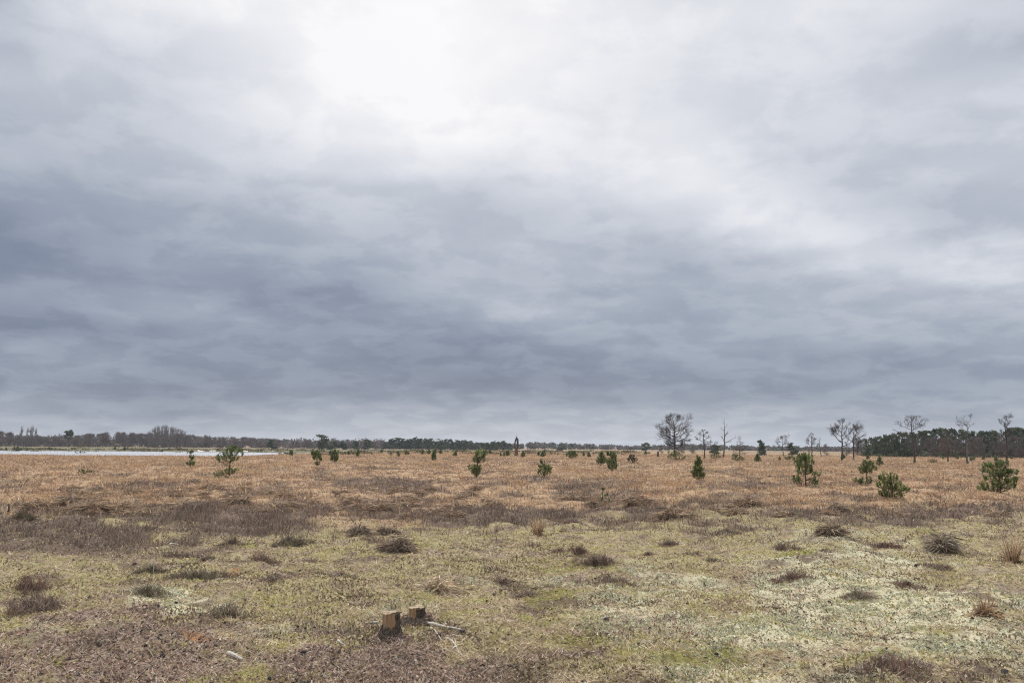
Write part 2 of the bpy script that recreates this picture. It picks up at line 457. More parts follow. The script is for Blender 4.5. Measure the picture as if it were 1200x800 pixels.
def scatter_cover():
    # --- lichen cushions: clusters of short, fat, pale lobes
    b = Blades()
    x, y, r = polar(520000, 4.3, 24, 2.0)
    z = zones(x, y)
    keep = RNG.random(len(x)) < z['lichen'] * (1 - z['heather'] * .7) * sstep(-.02, .22, fbm(x / .20, y / .17, 4, 81, .62) + .4 * z['n2'])
    x, y, r = x[keep], y[keep], r[keep]
    n = len(x)
    P = np.stack([x, y, ground_z(x, y) - .003], 1)
    P = np.repeat(P, 3, 0); P[:, :2] += RNG.normal(size=(3 * n, 2)) * .012; rr = np.repeat(r, 3)
    b.add(P, fan(3 * n, 5, 75), RNG.uniform(.008, .026, 3 * n) * (1 + rr * .02), RNG.uniform(.005, .012, 3 * n) * (1 + rr * .06), pick(LICH, 3 * n), .2)
    tag(obj('lichen', b.mesh('lichen', M_LICHEN)), 'pale grey green reindeer lichen spread over the open ground', 'lichen', kind='stuff')
    # --- moss and short dead grass
    b = Blades()
    x, y, r = polar(420000, 4.3, 30, 2.0)
    z = zones(x, y)
    w = (1 - z['straw'] * .8) * (1 - z['litter'] * .7) * (1 - .6 * z['lichen']) * (1 - .7 * z['heather'])
    keep = RNG.random(len(x)) < w
    x, y, r = x[keep], y[keep], r[keep]; mb = z['moss'][keep]; lit = z['litter'][keep]; rus = z['rust'][keep]
    n = len(x)
    m1 = fbm(x / .42, y / .36, 4, 91, .6) + .35 * fbm(x / 1.5, y / 1.3, 2, 93); m1 = m1 + RNG.normal(size=n) * .13
    u = RNG.random(n)
    tanp = np.clip(.42 + 1.5 * fbm(x / .6, y / .55, 3, 94) + .3 * lit, .05, .95)
    C = np.where((u < tanp)[:, None], pick(TAN, n), pick(MOSSC, n))
    C = np.where((m1 < -.23)[:, None], pick(DARKC, n), C)
    C = np.where((m1 > .30)[:, None], pick(YELC, n), C)
    C = np.where((RNG.random(n) < mb * .65)[:, None], pick(MOSSB, n), C)
    C = np.where((RNG.random(n) < rus * .8)[:, None], pick([(.40, .22, .09), (.47, .27, .12), (.30, .16, .07)], n), C)
    brown = .6 * sstep(.12, .42, fbm(x / .8, y / .7, 4, 95))
    C = np.where((RNG.random(n) < brown)[:, None], pick(LITC, n), C)
    flat = u < tanp
    D = np.where(flat[:, None], fan(n, 50, 92), fan(n, 5, 60))
    L = np.where(flat, RNG.uniform(.02, .10, n) * (1 - .5 * lit), RNG.uniform(.012, .04, n)) * (1 + r * .012)
    W = np.where(flat, RNG.uniform(.002, .0045, n), RNG.uniform(.006, .014, n)) * (1 + r * .06)
    b.add(np.stack([x, y, ground_z(x, y) + np.where(flat, .006, -.003)], 1), D, L, W, C, .15)
    tag(obj('moss_and_short_grass', b.mesh('moss_and_short_grass', M_LICHEN)), 'olive moss with flattened tan grass covering the clearing', 'moss', kind='stuff')
    # --- litter: dead heather scraps, bark flakes, dark cones
    b = Blades()
    x, y, r = polar(380000, 4.3, 18, 2.0)
    z = zones(x, y)
    keep = RNG.random(len(x)) < np.clip(z['litter'] + .16, 0, 1) * (1 - .5 * z['lichen'])
    x, y, r = x[keep], y[keep], r[keep]; n = len(x)
    chunk = RNG.random(n) < .6
    L = np.where(chunk, RNG.uniform(.010, .035, n), RNG.uniform(.03, .12, n)); W = np.where(chunk, RNG.uniform(.008, .022, n), RNG.uniform(.0025, .005, n))
    C = np.where((RNG.random(n) < .14)[:, None], pick([(.05, .04, .036), (.055, .042, .038)], n), pick(LITC, n))
    C = np.where((RNG.random(n) < .05)[:, None], pick([(.55, .5, .42), (.5, .42, .33)], n), C)
    b.add(np.stack([x, y, ground_z(x, y) + .004], 1), fan(n, 40, 95), L, W, C, .1)
    for px, py in ((456, 751), (487, 730)):           # scraps heaped round the feet of the stumps
        x0, y0 = at(px, py); n = 1500
        a = RNG.uniform(0, 6.28, n); q = .085 + np.abs(RNG.normal(size=n)) * .075
        x = x0 + np.cos(a) * q; y = y0 + .07 + np.sin(a) * q
        b.add(np.stack([x, y, ground_z(x, y) + .05 * np.exp(-((q - .085) / .05) ** 2) * RNG.random(n)], 1), fan(n, 30, 95), RNG.uniform(.012, .06, n), RNG.uniform(.004, .014, n), pick(LITC, n, .3), .1)
    tag(obj('plant_litter', b.mesh('plant_litter', M_LITTER)), 'brown litter of dead heather scraps and bark on bare ground', 'litter', kind='stuff')
    # --- dark clods and cones lying on the litter
    x, y, r = polar(9000, 4.3, 13, 2.0)
    z = zones(x, y)
    keep = RNG.random(len(x)) < .05 + .5 * z['litter'] * sstep(-.1, .4, z['n2'])
    x, y = x[keep], y[keep]; n = len(x)
    ico = np.array([[1, 0, 0], [-1, 0, 0], [0, 1, 0], [0, -1, 0], [0, 0, 1], [0, 0, -1], [.62, .62, .62], [-.62, .62, .62], [.62, -.62, .62], [-.62, -.62, .62]], float)
    f = np.array([[0, 6, 8], [1, 9, 7], [2, 7, 6], [3, 8, 9], [4, 6, 7], [4, 9, 8], [4, 8, 6], [4, 7, 9], [0, 2, 6], [2, 1, 7], [1, 3, 9], [3, 0, 8]])
    s = RNG.uniform(.007, .021, (n, 1, 1)) * RNG.uniform(.6, 1.4, (n, 1, 3))
    V = ico[None] * s * (1 + .25 * RNG.normal(size=(n, 10, 1))) + np.stack([x, y, ground_z(x, y) + .004], 1)[:, None]
    C = np.repeat(pick([(.04, .034, .032), (.07, .055, .05), (.10, .08, .07), (.05, .045, .045)], n), 10, 0)
    tag(obj('dark_clods', new_mesh('dark_clods', V, None, (np.arange(n)[:, None, None] * 10 + f[None]).reshape(-1, 3), C, M_LITTER)), 'small dark cones and clods strewn over the brown litter', 'clods', kind='stuff')

def scatter_straw():
    b = Blades()
    # tussock centres, then blades round them
    n = 30000
    x, y, r = polar(n, 11, 230, 1.35)
    z = zones(x, y)
    dens = z['straw'] * (1 - .8 * z['heather'])
    # thin outliers in the mossy clearing
    dens = np.maximum(dens, .03 * sstep(.2, .6, z['n1']))
    dens = np.maximum(dens, .10 * _ell([(1165, 690, 60, 40, 1), (1185, 650, 40, 20, 1.2), (625, 622, 25, 12, 1.5), (500, 680, 40, 14, .8), (180, 740, 120, 30, .3)], z['px'], z['py']))
    wetm = (macro(x, y) < -.60) & (y > 100)
    keep = (RNG.random(n) < dens) & ~wetm
    x, y, r = x[keep], y[keep], r[keep]; st = z['straw'][keep]; n3 = z['n3'][keep]; n1 = z['n1'][keep]; n = len(x)
    k = 15
    X = np.repeat(x, k); Y = np.repeat(y, k); rr = np.repeat(r, k)
    X = X + RNG.normal(size=n * k) * (.10 + rr * .004); Y = Y + RNG.normal(size=n * k) * (.10 + rr * .004)
    n6 = fbm(x / 8, y / 18, 3, 87)
    tone = np.clip(.40 + .7 * n3 + .8 * n1 + .9 * n6, 0, 1)
    dull = (RNG.random(n) < .8 * (1 - tone))
    C0 = np.where(dull[:, None], pick(STRAWDULL, n, .1), pick(STRAW, n, .1))
    C = np.repeat(C0, k, 0) * (1 + RNG.normal(size=(n * k, 1)) * .15)
    hgt = np.repeat(RNG.uniform(.6, 1.2, n) * (.55 + .45 * st) * np.where(dull, .7, 1) * (.9 + .35 * n6), k)
    tall = RNG.random(n * k) < .07
    L = hgt * np.where(tall, RNG.uniform(.42, .7, n * k), RNG.uniform(.18, .46, n * k)) * np.clip(.75 + rr / 120, .75, 1.15)
    W = np.where(tall, .5, 1.0) * RNG.uniform(.005, .010, n * k) * (1 + rr * .055)
    D = np.where(tall[:, None], fan(n * k, 2, 25), fan(n * k, 15, 80))
    b.add(np.stack([X, Y, ground_z(X, Y) - .01], 1), D, L, W, np.clip(C, .02, .85), np.where(tall, .12, .45))
    tag(obj('straw_grass', b.mesh('straw_grass', M_GRASS)), 'sea of dry straw coloured moor grass across the heath', 'grass', kind='stuff')

def scatter_heather():
    b = Blades()
    n = 60000
    x, y, r = polar(n, 4.6, 120, 1.7)
    z = zones(x, y)
    keep = RNG.random(n) < z['heather'] * sstep(-.35, .12, fbm(x / .5, y / .5, 3, 99) + .14) * np.where(z['py'] > 655, .55, 1)
    x, y, r = x[keep], y[keep], r[keep]; n = len(x)
    k = 16
    X = np.repeat(x, k); Y = np.repeat(y, k); rr = np.repeat(r, k)
    X = X + RNG.normal(size=n * k) * (.035 + rr * .006); Y = Y + RNG.normal(size=n * k) * (.035 + rr * .006)
    lump = .4 + 1.0 * np.clip(fbm(X / .5, Y / .5, 2, 99) + .35, 0, 1)
    green = np.repeat(RNG.random(n) < .16, k)
    C = np.where(green[:, None], pick(HEATHG, n * k), pick(HEATHC, n * k))
    L = RNG.uniform(.07, .22, n * k) * lump * np.repeat(np.where(z['py'][keep] > 640, .36, np.where(z['py'][keep] > 615, .7, 1)), k)
    b.add(np.stack([X, Y, ground_z(X, Y) - .01], 1), fan(n * k, 0, 50), L, RNG.uniform(.004, .008, n * k) * (1 + rr * .06), C, .12)
    tag(obj('heather_carpet', b.mesh('heather_carpet', M_HEATH)), 'dark purplish brown winter heather in broad low bands', 'heather', kind='stuff')

# ------------------------------------------------------------------ heather clumps and tussocks (things)
def heather_mesh(rx, ry, h, dist, pal, seed):
    """low, ragged shrub: thin stems in uneven bunches, taller in the middle, straggling at the rim"""
    rg = np.random.default_rng(seed)
    b = Blades()
    area = math.pi * rx * ry
    nb = int(min(420, max(46, area * 420)))
    a = rg.uniform(0, 2 * math.pi, nb); q = rg.random(nb) ** .6 * 1.12
    lob = 1 + .25 * np.sin(2 * a + seed) + .2 * np.sin(5 * a + 2 * seed)
    bx = np.cos(a) * q * rx * lob; by = np.sin(a) * q * ry * lob
    bh = h * np.clip(1.08 - q * q * .9, .16, 1.05) * rg.uniform(.45, 1.05, nb)
    m = 26
    n = nb * m
    x = np.repeat(bx, m) + rg.normal(size=n) * .03; y = np.repeat(by, m) + rg.normal(size=n) * .03
    hh = np.repeat(bh, m)
    P = np.stack([x, y, hh * rg.uniform(0, .62, n) - .025], 1)
    lean = np.repeat(rg.normal(size=(nb, 2)) * .35 + np.stack([np.cos(a), np.sin(a)], 1) * (q * .45)[:, None], m, 0)
    out = np.concatenate([lean, np.ones((n, 1))], 1) + rg.normal(size=(n, 3)) * .38
    L = np.clip(hh * rg.uniform(.22, .55, n), .015, .2) + .012
    w = .0036 * (1 + dist * .05)
    col = np.repeat(pick(pal, nb, .2, rg), m, 0) * (1 + rg.normal(size=(n, 1)) * .18).clip(.5, 1.6)
    b.add(P, out, L, rg.uniform(.7, 1.5, n) * w, col, .1, rg)
    return b.mesh('heather_shrub', M_HEATH)

def tussock_mesh(rx, h, dist, pal, seed, droop=.5, upright=.1, dens=1.0):
    """a dome thatched with dead leaves that arch out and hang down its flanks, and a few upright ones"""
    rg = np.random.default_rng(seed)
    b = Blades()
    n = int(dens * min(2600, 500 + rx * rx * 11000))
    a = rg.uniform(0, 2 * math.pi, n); q = rg.random(n) ** .55 * .86
    lump = 1 + .24 * np.sin(3 * a + seed) + .16 * np.sin(7 * a + seed * 2) + .10 * rg.normal(size=n)
    lobe = rg.integers(0, 3, n); ox = rg.normal(size=3) * rx * .28; oy = rg.normal(size=3) * rx * .2; lh = rg.uniform(.6, 1.0, 3); lh[0] = 1; ox[0] *= .3
    x = np.cos(a) * q * rx * .8 * lump + ox[lobe]; y = np.sin(a) * q * rx * .8 * lump + oy[lobe]
    up = rg.random(n) < upright
    P = np.stack([x, y, h * .78 * lh[lobe] * (1 - q ** 1.8) * rg.uniform(.6, 1.0, n) * lump - .02], 1)
    out = np.stack([np.cos(a) * (.35 + q), np.sin(a) * (.35 + q), np.where(up, 2.6, .35 - .5 * q)], 1) + rg.normal(size=(n, 3)) * np.where(up, .3, .62)[:, None]
    L = np.where(up, h * rg.uniform(.35, .8, n) * (1.9 if pal is RUSTTUS else 1), np.minimum(h, rx) * rg.uniform(.3, .75, n))
    P[up] *= np.array([.6, .6, .6])
    b.add(P, out, L, rg.uniform(.005, .012, n) * (1 + dist * .045) * np.where(up, .45, 1), pick(pal, n, .3, rg), np.where(up, .1, droop), rg)
    return b.mesh('grass_tussock', M_GRASS)

BROWN = HEATHC
DKTUS = [(.22, .165, .125), (.28, .21, .155), (.17, .13, .10), (.38, .29, .21), (.44, .35, .25), (.13, .10, .08)]
PALETUS = [(.56, .45, .32), (.46, .36, .25), (.62, .52, .38), (.36, .27, .18)]
GREYTUS = [(.38, .32, .25), (.30, .245, .19), (.48, .41, .32), (.18, .14, .11), (.23, .17, .13)]
RUSTTUS = [(.47, .32, .20), (.40, .26, .155), (.54, .40, .26), (.27, .19, .13), (.17, .13, .1)]
REDH = [(.25, .165, .13), (.30, .20, .16), (.19, .13, .105), (.27, .20, .155), (.14, .10, .085)]

def build_clumps():
    # px, base py, half width px, height px, palette, label
    H = [
        (925, 643, 23, 15, BROWN, 'dark heather shrub with yellow moss at its foot, left of the shaggy round tussock'),
        (937, 684, 24, 14, REDH, 'reddish brown heather shrub on pale lichen in the right half, below the mossy-footed one'),
        (1050, 796, 38, 18, REDH, 'large purplish heather shrub at the bottom edge on the right'),
        (1064, 687, 27, 9, REDH, 'flat reddish heather mat on lichen below the big grey tussock'),
        (1100, 668, 22, 8, BROWN, 'thin low heather mat just under the big grey tussock'),
        (1045, 640, 26, 7, REDH, 'flat brown heather mat left of the big grey tussock'),
        (974, 650, 18, 9, BROWN, 'small double heather shrub directly below the shaggy round tussock'),
        (1008, 704, 14, 9, HEATHG, 'greyish sparse heather sprig on lichen left of the rust grass tuft'),
        (1150, 744, 17, 8, REDH, 'low red brown heather mat just below the rust coloured grass tuft'),
        (1137, 631, 11, 6, HEATHG, 'little olive heather shrub right of the big grey tussock'),
        (704, 664, 27, 16, BROWN, 'wide brown heather shrub, the upper of the pair beside the yellow moss'),
        (720, 683, 30, 14, BROWN, 'long dark heather shrub with pale lichen rim, lower of the pair beside yellow moss'),
        (858, 628, 23, 11, BROWN, 'dark leaning heather shrub on pale lichen at the middle right'),
        (784, 638, 13, 8, BROWN, 'small dark heather shrub between the middle pair and the leaning one'),
        (814, 651, 15, 10, BROWN, 'brown heather shrub in the loose cluster below the leaning one'),
        (838, 660, 13, 8, HEATHG, 'olive heather shrub at the right end of the loose cluster'),
        (655, 646, 8, 8, BROWN, 'tiny dark heather shrub left of its reddish twin, above the middle pair'),
        (676, 648, 13, 10, REDH, 'small reddish heather shrub above the middle pair'),
        (672, 616, 17, 11, BROWN, 'sloping heather shrub at the edge of the straw grass, centre of the photo'),
        (762, 648, 14, 6, BROWN, 'low heather sprig just right of the middle pair'),
        (165, 702, 30, 15, HEATHG, 'rounded olive brown heather shrub on pale lichen at the left'),
        (264, 723, 25, 21, HEATHG, 'tall shaggy olive heather shrub nearest the rust coloured moss patch'),
        (230, 682, 40, 14, HEATHG, 'long olive heather shrub trailing over the lichen, left of centre'),
        (27, 693, 27, 19, REDH, 'purple brown heather shrub at the left edge, upper of two'),
        (32, 719, 42, 22, BROWN, 'big dark heather shrub at the left edge, lower of two'),
        (270, 641, 17, 11, BROWN, 'heather shrub with a bright green moss patch at its right'),
        (205, 653, 25, 14, BROWN, 'dark heather shrub with one bleached twig, below the heather band'),
        (175, 673, 16, 11, HEATHG, 'small olive heather shrub beside the tall lone grass stem'),
        (242, 658, 15, 8, BROWN, 'low flat heather mat left of the rounded brown one'),
        (302, 660, 20, 14, REDH, 'rounded red brown heather shrub on the mossy ground at left'),
        (317, 688, 20, 9, BROWN, 'faint low heather mat right of the long olive shrub'),
        (340, 640, 28, 16, HEATHG, 'grey green heather mound at the right end of the left heather band'),
        (360, 657, 15, 7, BROWN, 'thin brown heather sprig below the grey green mound'),
        (590, 682, 16, 10, REDH, 'wispy reddish heather sprig in the mossy centre'),
        (620, 700, 12, 8, BROWN, 'small dark heather tuft on the yellow moss patch'),
        (395, 683, 16, 7, BROWN, 'faint brown heather mat above the stumps'),
        (22, 611, 17, 13, HEATHG, 'upright grey heather shrub by the dark stick at the left edge'),
    ]
    T = [
        (465, 648, 21, 21, DKTUS, .55, .03, 'dark thatched tussock mound, largest of the three above the stumps'),
        (418, 631, 14, 16, DKTUS, .55, .05, 'brown tussock mound, leftmost of the three above the stumps'),
        (451, 625, 13, 12, DKTUS, .55, .05, 'small round brown tussock, rearmost of the three above the stumps'),
        (979, 630, 17, 19, DKTUS, .5, .1, 'shaggy round brown tussock above the mossy ground at right'),
        (1107, 646, 17, 25, GREYTUS, .7, .04, 'big grey thatched tussock with drooping dead leaves at right'),
        (1160, 726, 16, 20, RUSTTUS, .45, .14, 'rust orange grass tuft with a dark core near the right edge'),
        (514, 693, 22, 20, PALETUS, .75, .05, 'pale bleached grass tuft lying flat behind the rear stump'),
        (1190, 655, 12, 24, RUSTTUS, .3, .5, 'thin upright orange grass tuft at the right edge'),
        (630, 627, 7, 18, RUSTTUS, .3, .5, 'slender orange grass tuft below the central heather band'),
        (985, 604, 12, 13, DKTUS, .5, .05, 'dark low tussock under the bright green right hand pine'),
    ]
    for i, (px, py, hw, hp, pal, lab) in enumerate(H):
        x, y, z = spot(px, py)
        d = math.hypot(x, y); s = .985 * y / F
        o = obj('heather_shrub', heather_mesh(hw * s, max(hw * s * .62, .1), hp * s * 1.05 + .03, d, pal, 100 + i))
        yy = y + hw * s * .45
        o.location = (x, yy, float(ground_z(np.array([x]), np.array([yy]))[0])); o.rotation_euler.z = random.uniform(-.25, .25)
        tag(o, lab, 'heather', 'heather shrubs in the clearing')
    for i, (px, py, hw, hp, pal, droop, up, lab) in enumerate(T):
        x, y, z = spot(px, py)
        d = math.hypot(x, y); s = .985 * y / F
        o = obj('grass_tussock', tussock_mesh(hw * s * .95, hp * s * 1.1, d, pal, 300 + i, droop, up, .4 if up > .4 else .8))
        yy = y + hw * s * .5
        o.location = (x, yy, float(ground_z(np.array([x]), np.array([yy]))[0]) - .01)
        tag(o, lab, 'grass tussock', 'grass tussocks in the clearing')
    # hummocks in the grass zone: copies of a few mounds
    protos = [tussock_mesh(.23, .25, 18, DKTUS + STRAWDULL + STRAW[:3], 400 + k, .6, .06, .6) for k in range(5)]
    spots = []
    HB = [(25, 330, 572, 604, 55), (330, 560, 574, 606, 50), (780, 1190, 592, 612, 14), (560, 800, 578, 596, 9), (1000, 1100, 560, 582, 6)]
    for x0, x1, y0, y1, n in HB:
        for k in range(n): spots.append((random.uniform(x0, x1), random.uniform(y0, y1)))
    for k, (px, py) in enumerate(spots):
        x, y, z = spot(px, py)
        o = obj('grass_tussock', protos[k % 5])
        s = random.uniform(.6, 1.5)
        o.location = (x, y, z - .03); o.scale = (s * random.uniform(.9, 1.3), s, s * random.uniform(.7, 1.1)); o.rotation_euler.z = random.uniform(0, 6.28)
        side = 'left of the photo' if px < 330 else 'behind the three tussock mounds' if px < 560 else 'before the central pines' if px < 780 else 'along the clearing edge at right'
        tag(o, 'small dark tussock hummock in the straw grass ' + side, 'grass tussock', 'tussock hummocks ' + side)

# ------------------------------------------------------------------ pines
NEED = [(.13, .18, .06), (.16, .215, .065), (.10, .145, .05), (.20, .24, .085), (.13, .155, .07)]
NEEDB = [(.16, .205, .06), (.195, .24, .07), (.125, .17, .055), (.22, .24, .09)]
def young_pine(h, w, seed, tiers=None, pal=NEED, dens=1.0, dist=40, spread_needle=1.0, lean=0.0):
    """trunk with whorled branches; every shoot a brush of needles. tiers: (x offset, height, half width, half height) as fractions"""
    rg = np.random.default_rng(seed)
    tb = Tubes(); nd = Blades()
    w = max(w * .6, w - .08)
    tops = np.array([[lean * h * t + .02 * h * math.sin(5 * t + seed), 0.02 * h * math.cos(4 * t), h * t] for t in np.linspace(0, .97, 8)])
    tops[0, 2] = -.06
    tb.add(tops, np.linspace(.022 * h + .008, .004, 8), 6, .05)
    if tiers is None:
        tiers = [(0, .28, 1.0, .22), (0, .5, .85, .2), (0, .72, .55, .18), (0, .88, .25, .12)]
    shoots = []
    for tx, tz, tw, th in tiers:
        n = int(44 * dens * (tw * .8 + .35) * (th / .18))
        for k in range(n):
            a = rg.uniform(0, 2 * math.pi); q = rg.random() ** .45
            ex = np.array([tx * w + lean * h * tz + math.cos(a) * q * tw * w, math.sin(a) * q * tw * w * .9, h * (tz + th * rg.uniform(-1, 1) * math.sqrt(max(.05, 1 - q * q)))])
            hb = max(.03 * h, min(.93 * h, ex[2] - .45 * math.hypot(ex[0] - lean * ex[2], ex[1]) - .02))
            bx = np.array([np.interp(hb, tops[:, 2], tops[:, 0]), np.interp(hb, tops[:, 2], tops[:, 1]), hb])
            mid = (bx + ex) / 2 + np.array([0, 0, -.06 * np.linalg.norm(ex - bx)])
            if k % 3 == 0: tb.add([bx, mid, ex], [.009 * h ** .5, .006 * h ** .5, .003], 4)
            dirv = ex - mid; dirv /= max(np.linalg.norm(dirv), 1e-6)
            dirv = dirv * .6 + np.array([0, 0, .95]) + rg.normal(size=3) * .2
            shoots.append((ex, dirv / np.linalg.norm(dirv)))
    shoots.append((np.array([tops[-1, 0], 0, h * .90]), np.array([0, 0, 1.0])))
    P = []; D = []; 
    m = 34
    for ex, dv in shoots:
        sl = rg.uniform(.12, .22) * min(1.2, max(.45, h / 1.2))
        t = rg.random(m)
        P.append(ex + dv * (t[:, None] - .35) * sl)
        rv = rg.normal(size=(m, 3)); rv -= (rv @ dv)[:, None] * dv; rv /= np.linalg.norm(rv, axis=1, keepdims=True)
        D.append(rv * .8 + dv * rg.uniform(.4, 1.0, (m, 1)))
    P = np.concatenate(P); D = np.concatenate(D); n = len(P)
    C0 = np.repeat(pick(pal, len(shoots), .26, rg), m, 0)
    nd.add(P, D, rg.uniform(.045, .08, n) * min(1.3, max(.6, h / 1.1)), (.0035 + dist * .00026), C0 * (1 + rg.normal(size=(n, 1)) * .12).clip(.5, 1.5), .05, rg)
    return [('trunk', tb.mesh('pine_trunk', M_PINEBARK)), ('needles', nd.mesh('pine_needles', M_NEEDLE))]

def place(parts, name, label, cat, loc, rz=0, scale=1.0, group=None, sx=None):
    t = thing(name, label, cat, loc, rz, group)
    t.scale = (scale, scale, scale) if sx is None else (sx, sx, scale)
    for nm, me in parts: obj(nm, me, t)
    return t

def build_young_pines():
    two = [(-.1, .72, .9, .2), (.15, .9, .4, .12), (-.75, .1, .55, .09), (.1, .28, .35, .12)]
    ptd = None
    Y = [  # px, base, top, half width, tiers, palette, density, label
        (269, 560, 524, 17, [(-.25, .62, .8, .16), (.2, .78, .75, .16), (.1, .92, .3, .1), (-.7, .09, .5, .08), (.15, .2, .5, .12)], NEED, 1.2, 'young pine with bushy top and separate low branch, in front of the pond end'),
        (223, 549, 529, 7, [(0, .25, .8, .18), (-.3, .92, .7, .1), (.1, .6, .5, .15)], NEED, .8, 'spindly young pine breaking the right part of the pond'),
        (94, 533, 520, 9, [(0, .4, 1, .3), (0, .8, .4, .2)], NEED, 1.0, 'small pine on the near bank covering the pond water at left'),
        (98, 556, 546, 9, [(.2, .5, 1, .3), (-.3, .3, .6, .2)], NEED, .35, 'thin yellowish pine seedling in the straw grass below the pond'),
        (371, 546, 526, 7, [(-.3, .72, .9, .2), (0, .5, .8, .15), (.2, .15, .5, .12), (.7, .4, .3, .08)], NEED, 1.1, 'young pine with two stacked tufts below the windswept pine'),
        (392, 542, 526, 6, None, NEED, 1.1, 'narrow conical young pine just right of the two tufted one'),
        (508, 541, 529, 4, None, NEED, 1.0, 'thin little pine alone in the grass left of the leaning pine'),
        (559, 561, 528, 11, [(.45, .82, .75, .14), (.25, .62, .75, .14), (-.3, .28, .75, .16), (-.2, .12, .5, .1)], NEED, 1.2, 'tall irregular young pine leaning right, with a low left bulge'),
        (638, 561, 542, 11, [(0, .3, 1, .25), (-.1, .6, .7, .2), (-.4, .9, .15, .12), (.6, .5, .4, .15)], NEEDB, 1.0, 'light green bushy pine with one thin leader, centre of the heath'),
        (670, 539, 527, 8, [(0, .45, 1, .35), (0, .7, .6, .25)], NEED, 1.2, 'dense round dark pine behind the light green one'),
        (705, 545, 530, 7, None, NEED, 1.1, 'left and smaller of the two young pines standing together'),
        (717, 553, 529, 8, [(0, .3, .9, .22), (-.1, .55, .95, .18), (.3, .8, .5, .15), (-.6, .9, .2, .12)], NEED, 1.0, 'right and taller of the two young pines standing together'),
        (741, 543, 532, 7, [(0, .4, 1, .3), (0, .75, .5, .25)], [(.09, .08, .045), (.08, .085, .04), (.065, .07, .035)], 1.0, 'brownish low pine right of the standing pair'),
        (706, 592, 571, 14, [(.1, .25, .9, .15), (-.6, .1, .5, .1), (.3, .6, .3, .1), (.1, .9, .15, .1)], NEEDB, .45, 'sparse see-through pine seedling nearest the clearing at centre'),
        (819, 564, 537, 9, [(0, .2, 1, .2), (0, .45, .8, .2), (0, .68, .5, .16), (0, .87, .25, .12), (-.9, .3, .25, .05)], NEEDB, 1.3, 'neat conical dark green pine below the slender bare tree'),
        (839, 538, 527, 7, [(0, .35, 1, .3), (0, .7, .5, .25)], NEED, .9, 'small pine at the foot of the dead snag tree'),
        (864, 541, 531, 8, [(.1, .4, 1, .3), (-.3, .75, .5, .2)], NEED, 1.0, 'wide low pine in front of the cone shaped bare tree'),
        (888, 542, 532, 5, None, NEED, 1.0, 'small pine in front of the round dark pine'),
        (925, 540, 531, 7, [(0, .4, 1, .3)], NEED, 1.0, 'low dark pine behind the tall bushy right hand pine'),
        (945, 571, 534, 17, [(-.1, .72, .75, .22), (0, .9, .5, .12), (-.1, .5, .6, .16), (.75, .36, .38, .06), (.55, .12, .35, .1), (-.65, .18, .3, .12)], NEED, 1.25, 'tall bushy pine with bare lower stem, in line with the pair of bare trees'),
        (1016, 570, 538, 15, [(.3, .72, .7, .2), (-.1, .6, .6, .14), (.1, .88, .4, .1), (-.75, .2, .35, .1), (0, .2, .5, .16)], NEED, 1.0, 'young pine leaning right with gaps between its branches'),
        (1046, 589, 557, 20, [(-.2, .75, .6, .2), (-.2, .5, .8, .2), (.3, .35, .75, .15), (.2, .12, .6, .12), (-.4, .2, .5, .16)], NEEDB, 1.2, 'bright green bushy pine nearest of the right hand group'),
        (1172, 580, 544, 25, [(-.1, .2, .85, .16), (.1, .42, .85, .18), (-.1, .68, .7, .16), (.5, .66, .4, .1), (.2, .92, .3, .1), (-.35, .86, .3, .1), (-.8, .12, .3, .06)], NEED, 1.6, 'widest dark green young pine near the right edge'),
        (1031, 546, 535, 5, None, NEED, .9, 'small pine between the leaning pine and the wood'),
        (1093, 543, 537, 6, [(0, .45, 1, .35)], NEED, .8, 'low brown green bush before the wood, right of the crowned tall tree'),
        (793, 540, 526, 11, [(0, .35, 1, .3), (-.3, .7, .7, .25)], NEED, 1.0, 'dark bush wrapped round the foot of the big oak'),
    ]
    for i, (px, py, tp, hw, tiers, pal, dens, lab) in enumerate(Y):
        x, y, z = spot(px, py)
        d = math.hypot(x, y); s = .985 * y / F
        h = (py - tp) * s; w = hw * s
        place(young_pine(h, w, 500 + i, tiers, pal, dens, d), 'young_pine', lab, 'pine tree', (x, y, z), -math.atan2(x, y))
    # strip of small pines behind the grass, between the pond end and the oak
    vs = [young_pine(1.3, .55, 600 + k, None if k % 2 else [(0, .4, 1, .3), (.1, .75, .55, .2)], NEED, 1.0, 130) for k in range(4)]
    for k in range(40):
        px = random.uniform(335, 760); hy = 523 + .0075 * (px - 600)
        d = random.uniform(120, 210)
        x, y, z = spot(px, hy + 5, d)
        place(vs[k % 4], 'young_pine', 'small dark pine in the green strip beyond the grass, centre of the photo', 'pine tree', (x, y, z), random.uniform(0, 6), random.uniform(.4, .95), 'pines of the green strip beyond the grass')
    for k in range(16):
        px = random.uniform(900, 1195); hy = 523 + .0075 * (px - 600)
        d = random.uniform(130, 190)
        x, y, z = spot(px, hy + 5, d)
        place(vs[k % 4], 'young_pine', 'low bush at the far edge of the grass before the right hand wood', 'pine tree', (x, y, z), random.uniform(0, 6), random.uniform(.35, .7), 'bushes before the right hand wood')
    for k in range(14):
        px = random.uniform(-60, 330)
        d = random.uniform(262, 300)
        x, y, z = spot(px, 528, d)
        place(vs[k % 4], 'young_pine', 'small bush on the far bank of the pond', 'bush', (x, y, z), random.uniform(0, 6), random.uniform(.5, 1.5), 'bushes on the far bank of the pond')

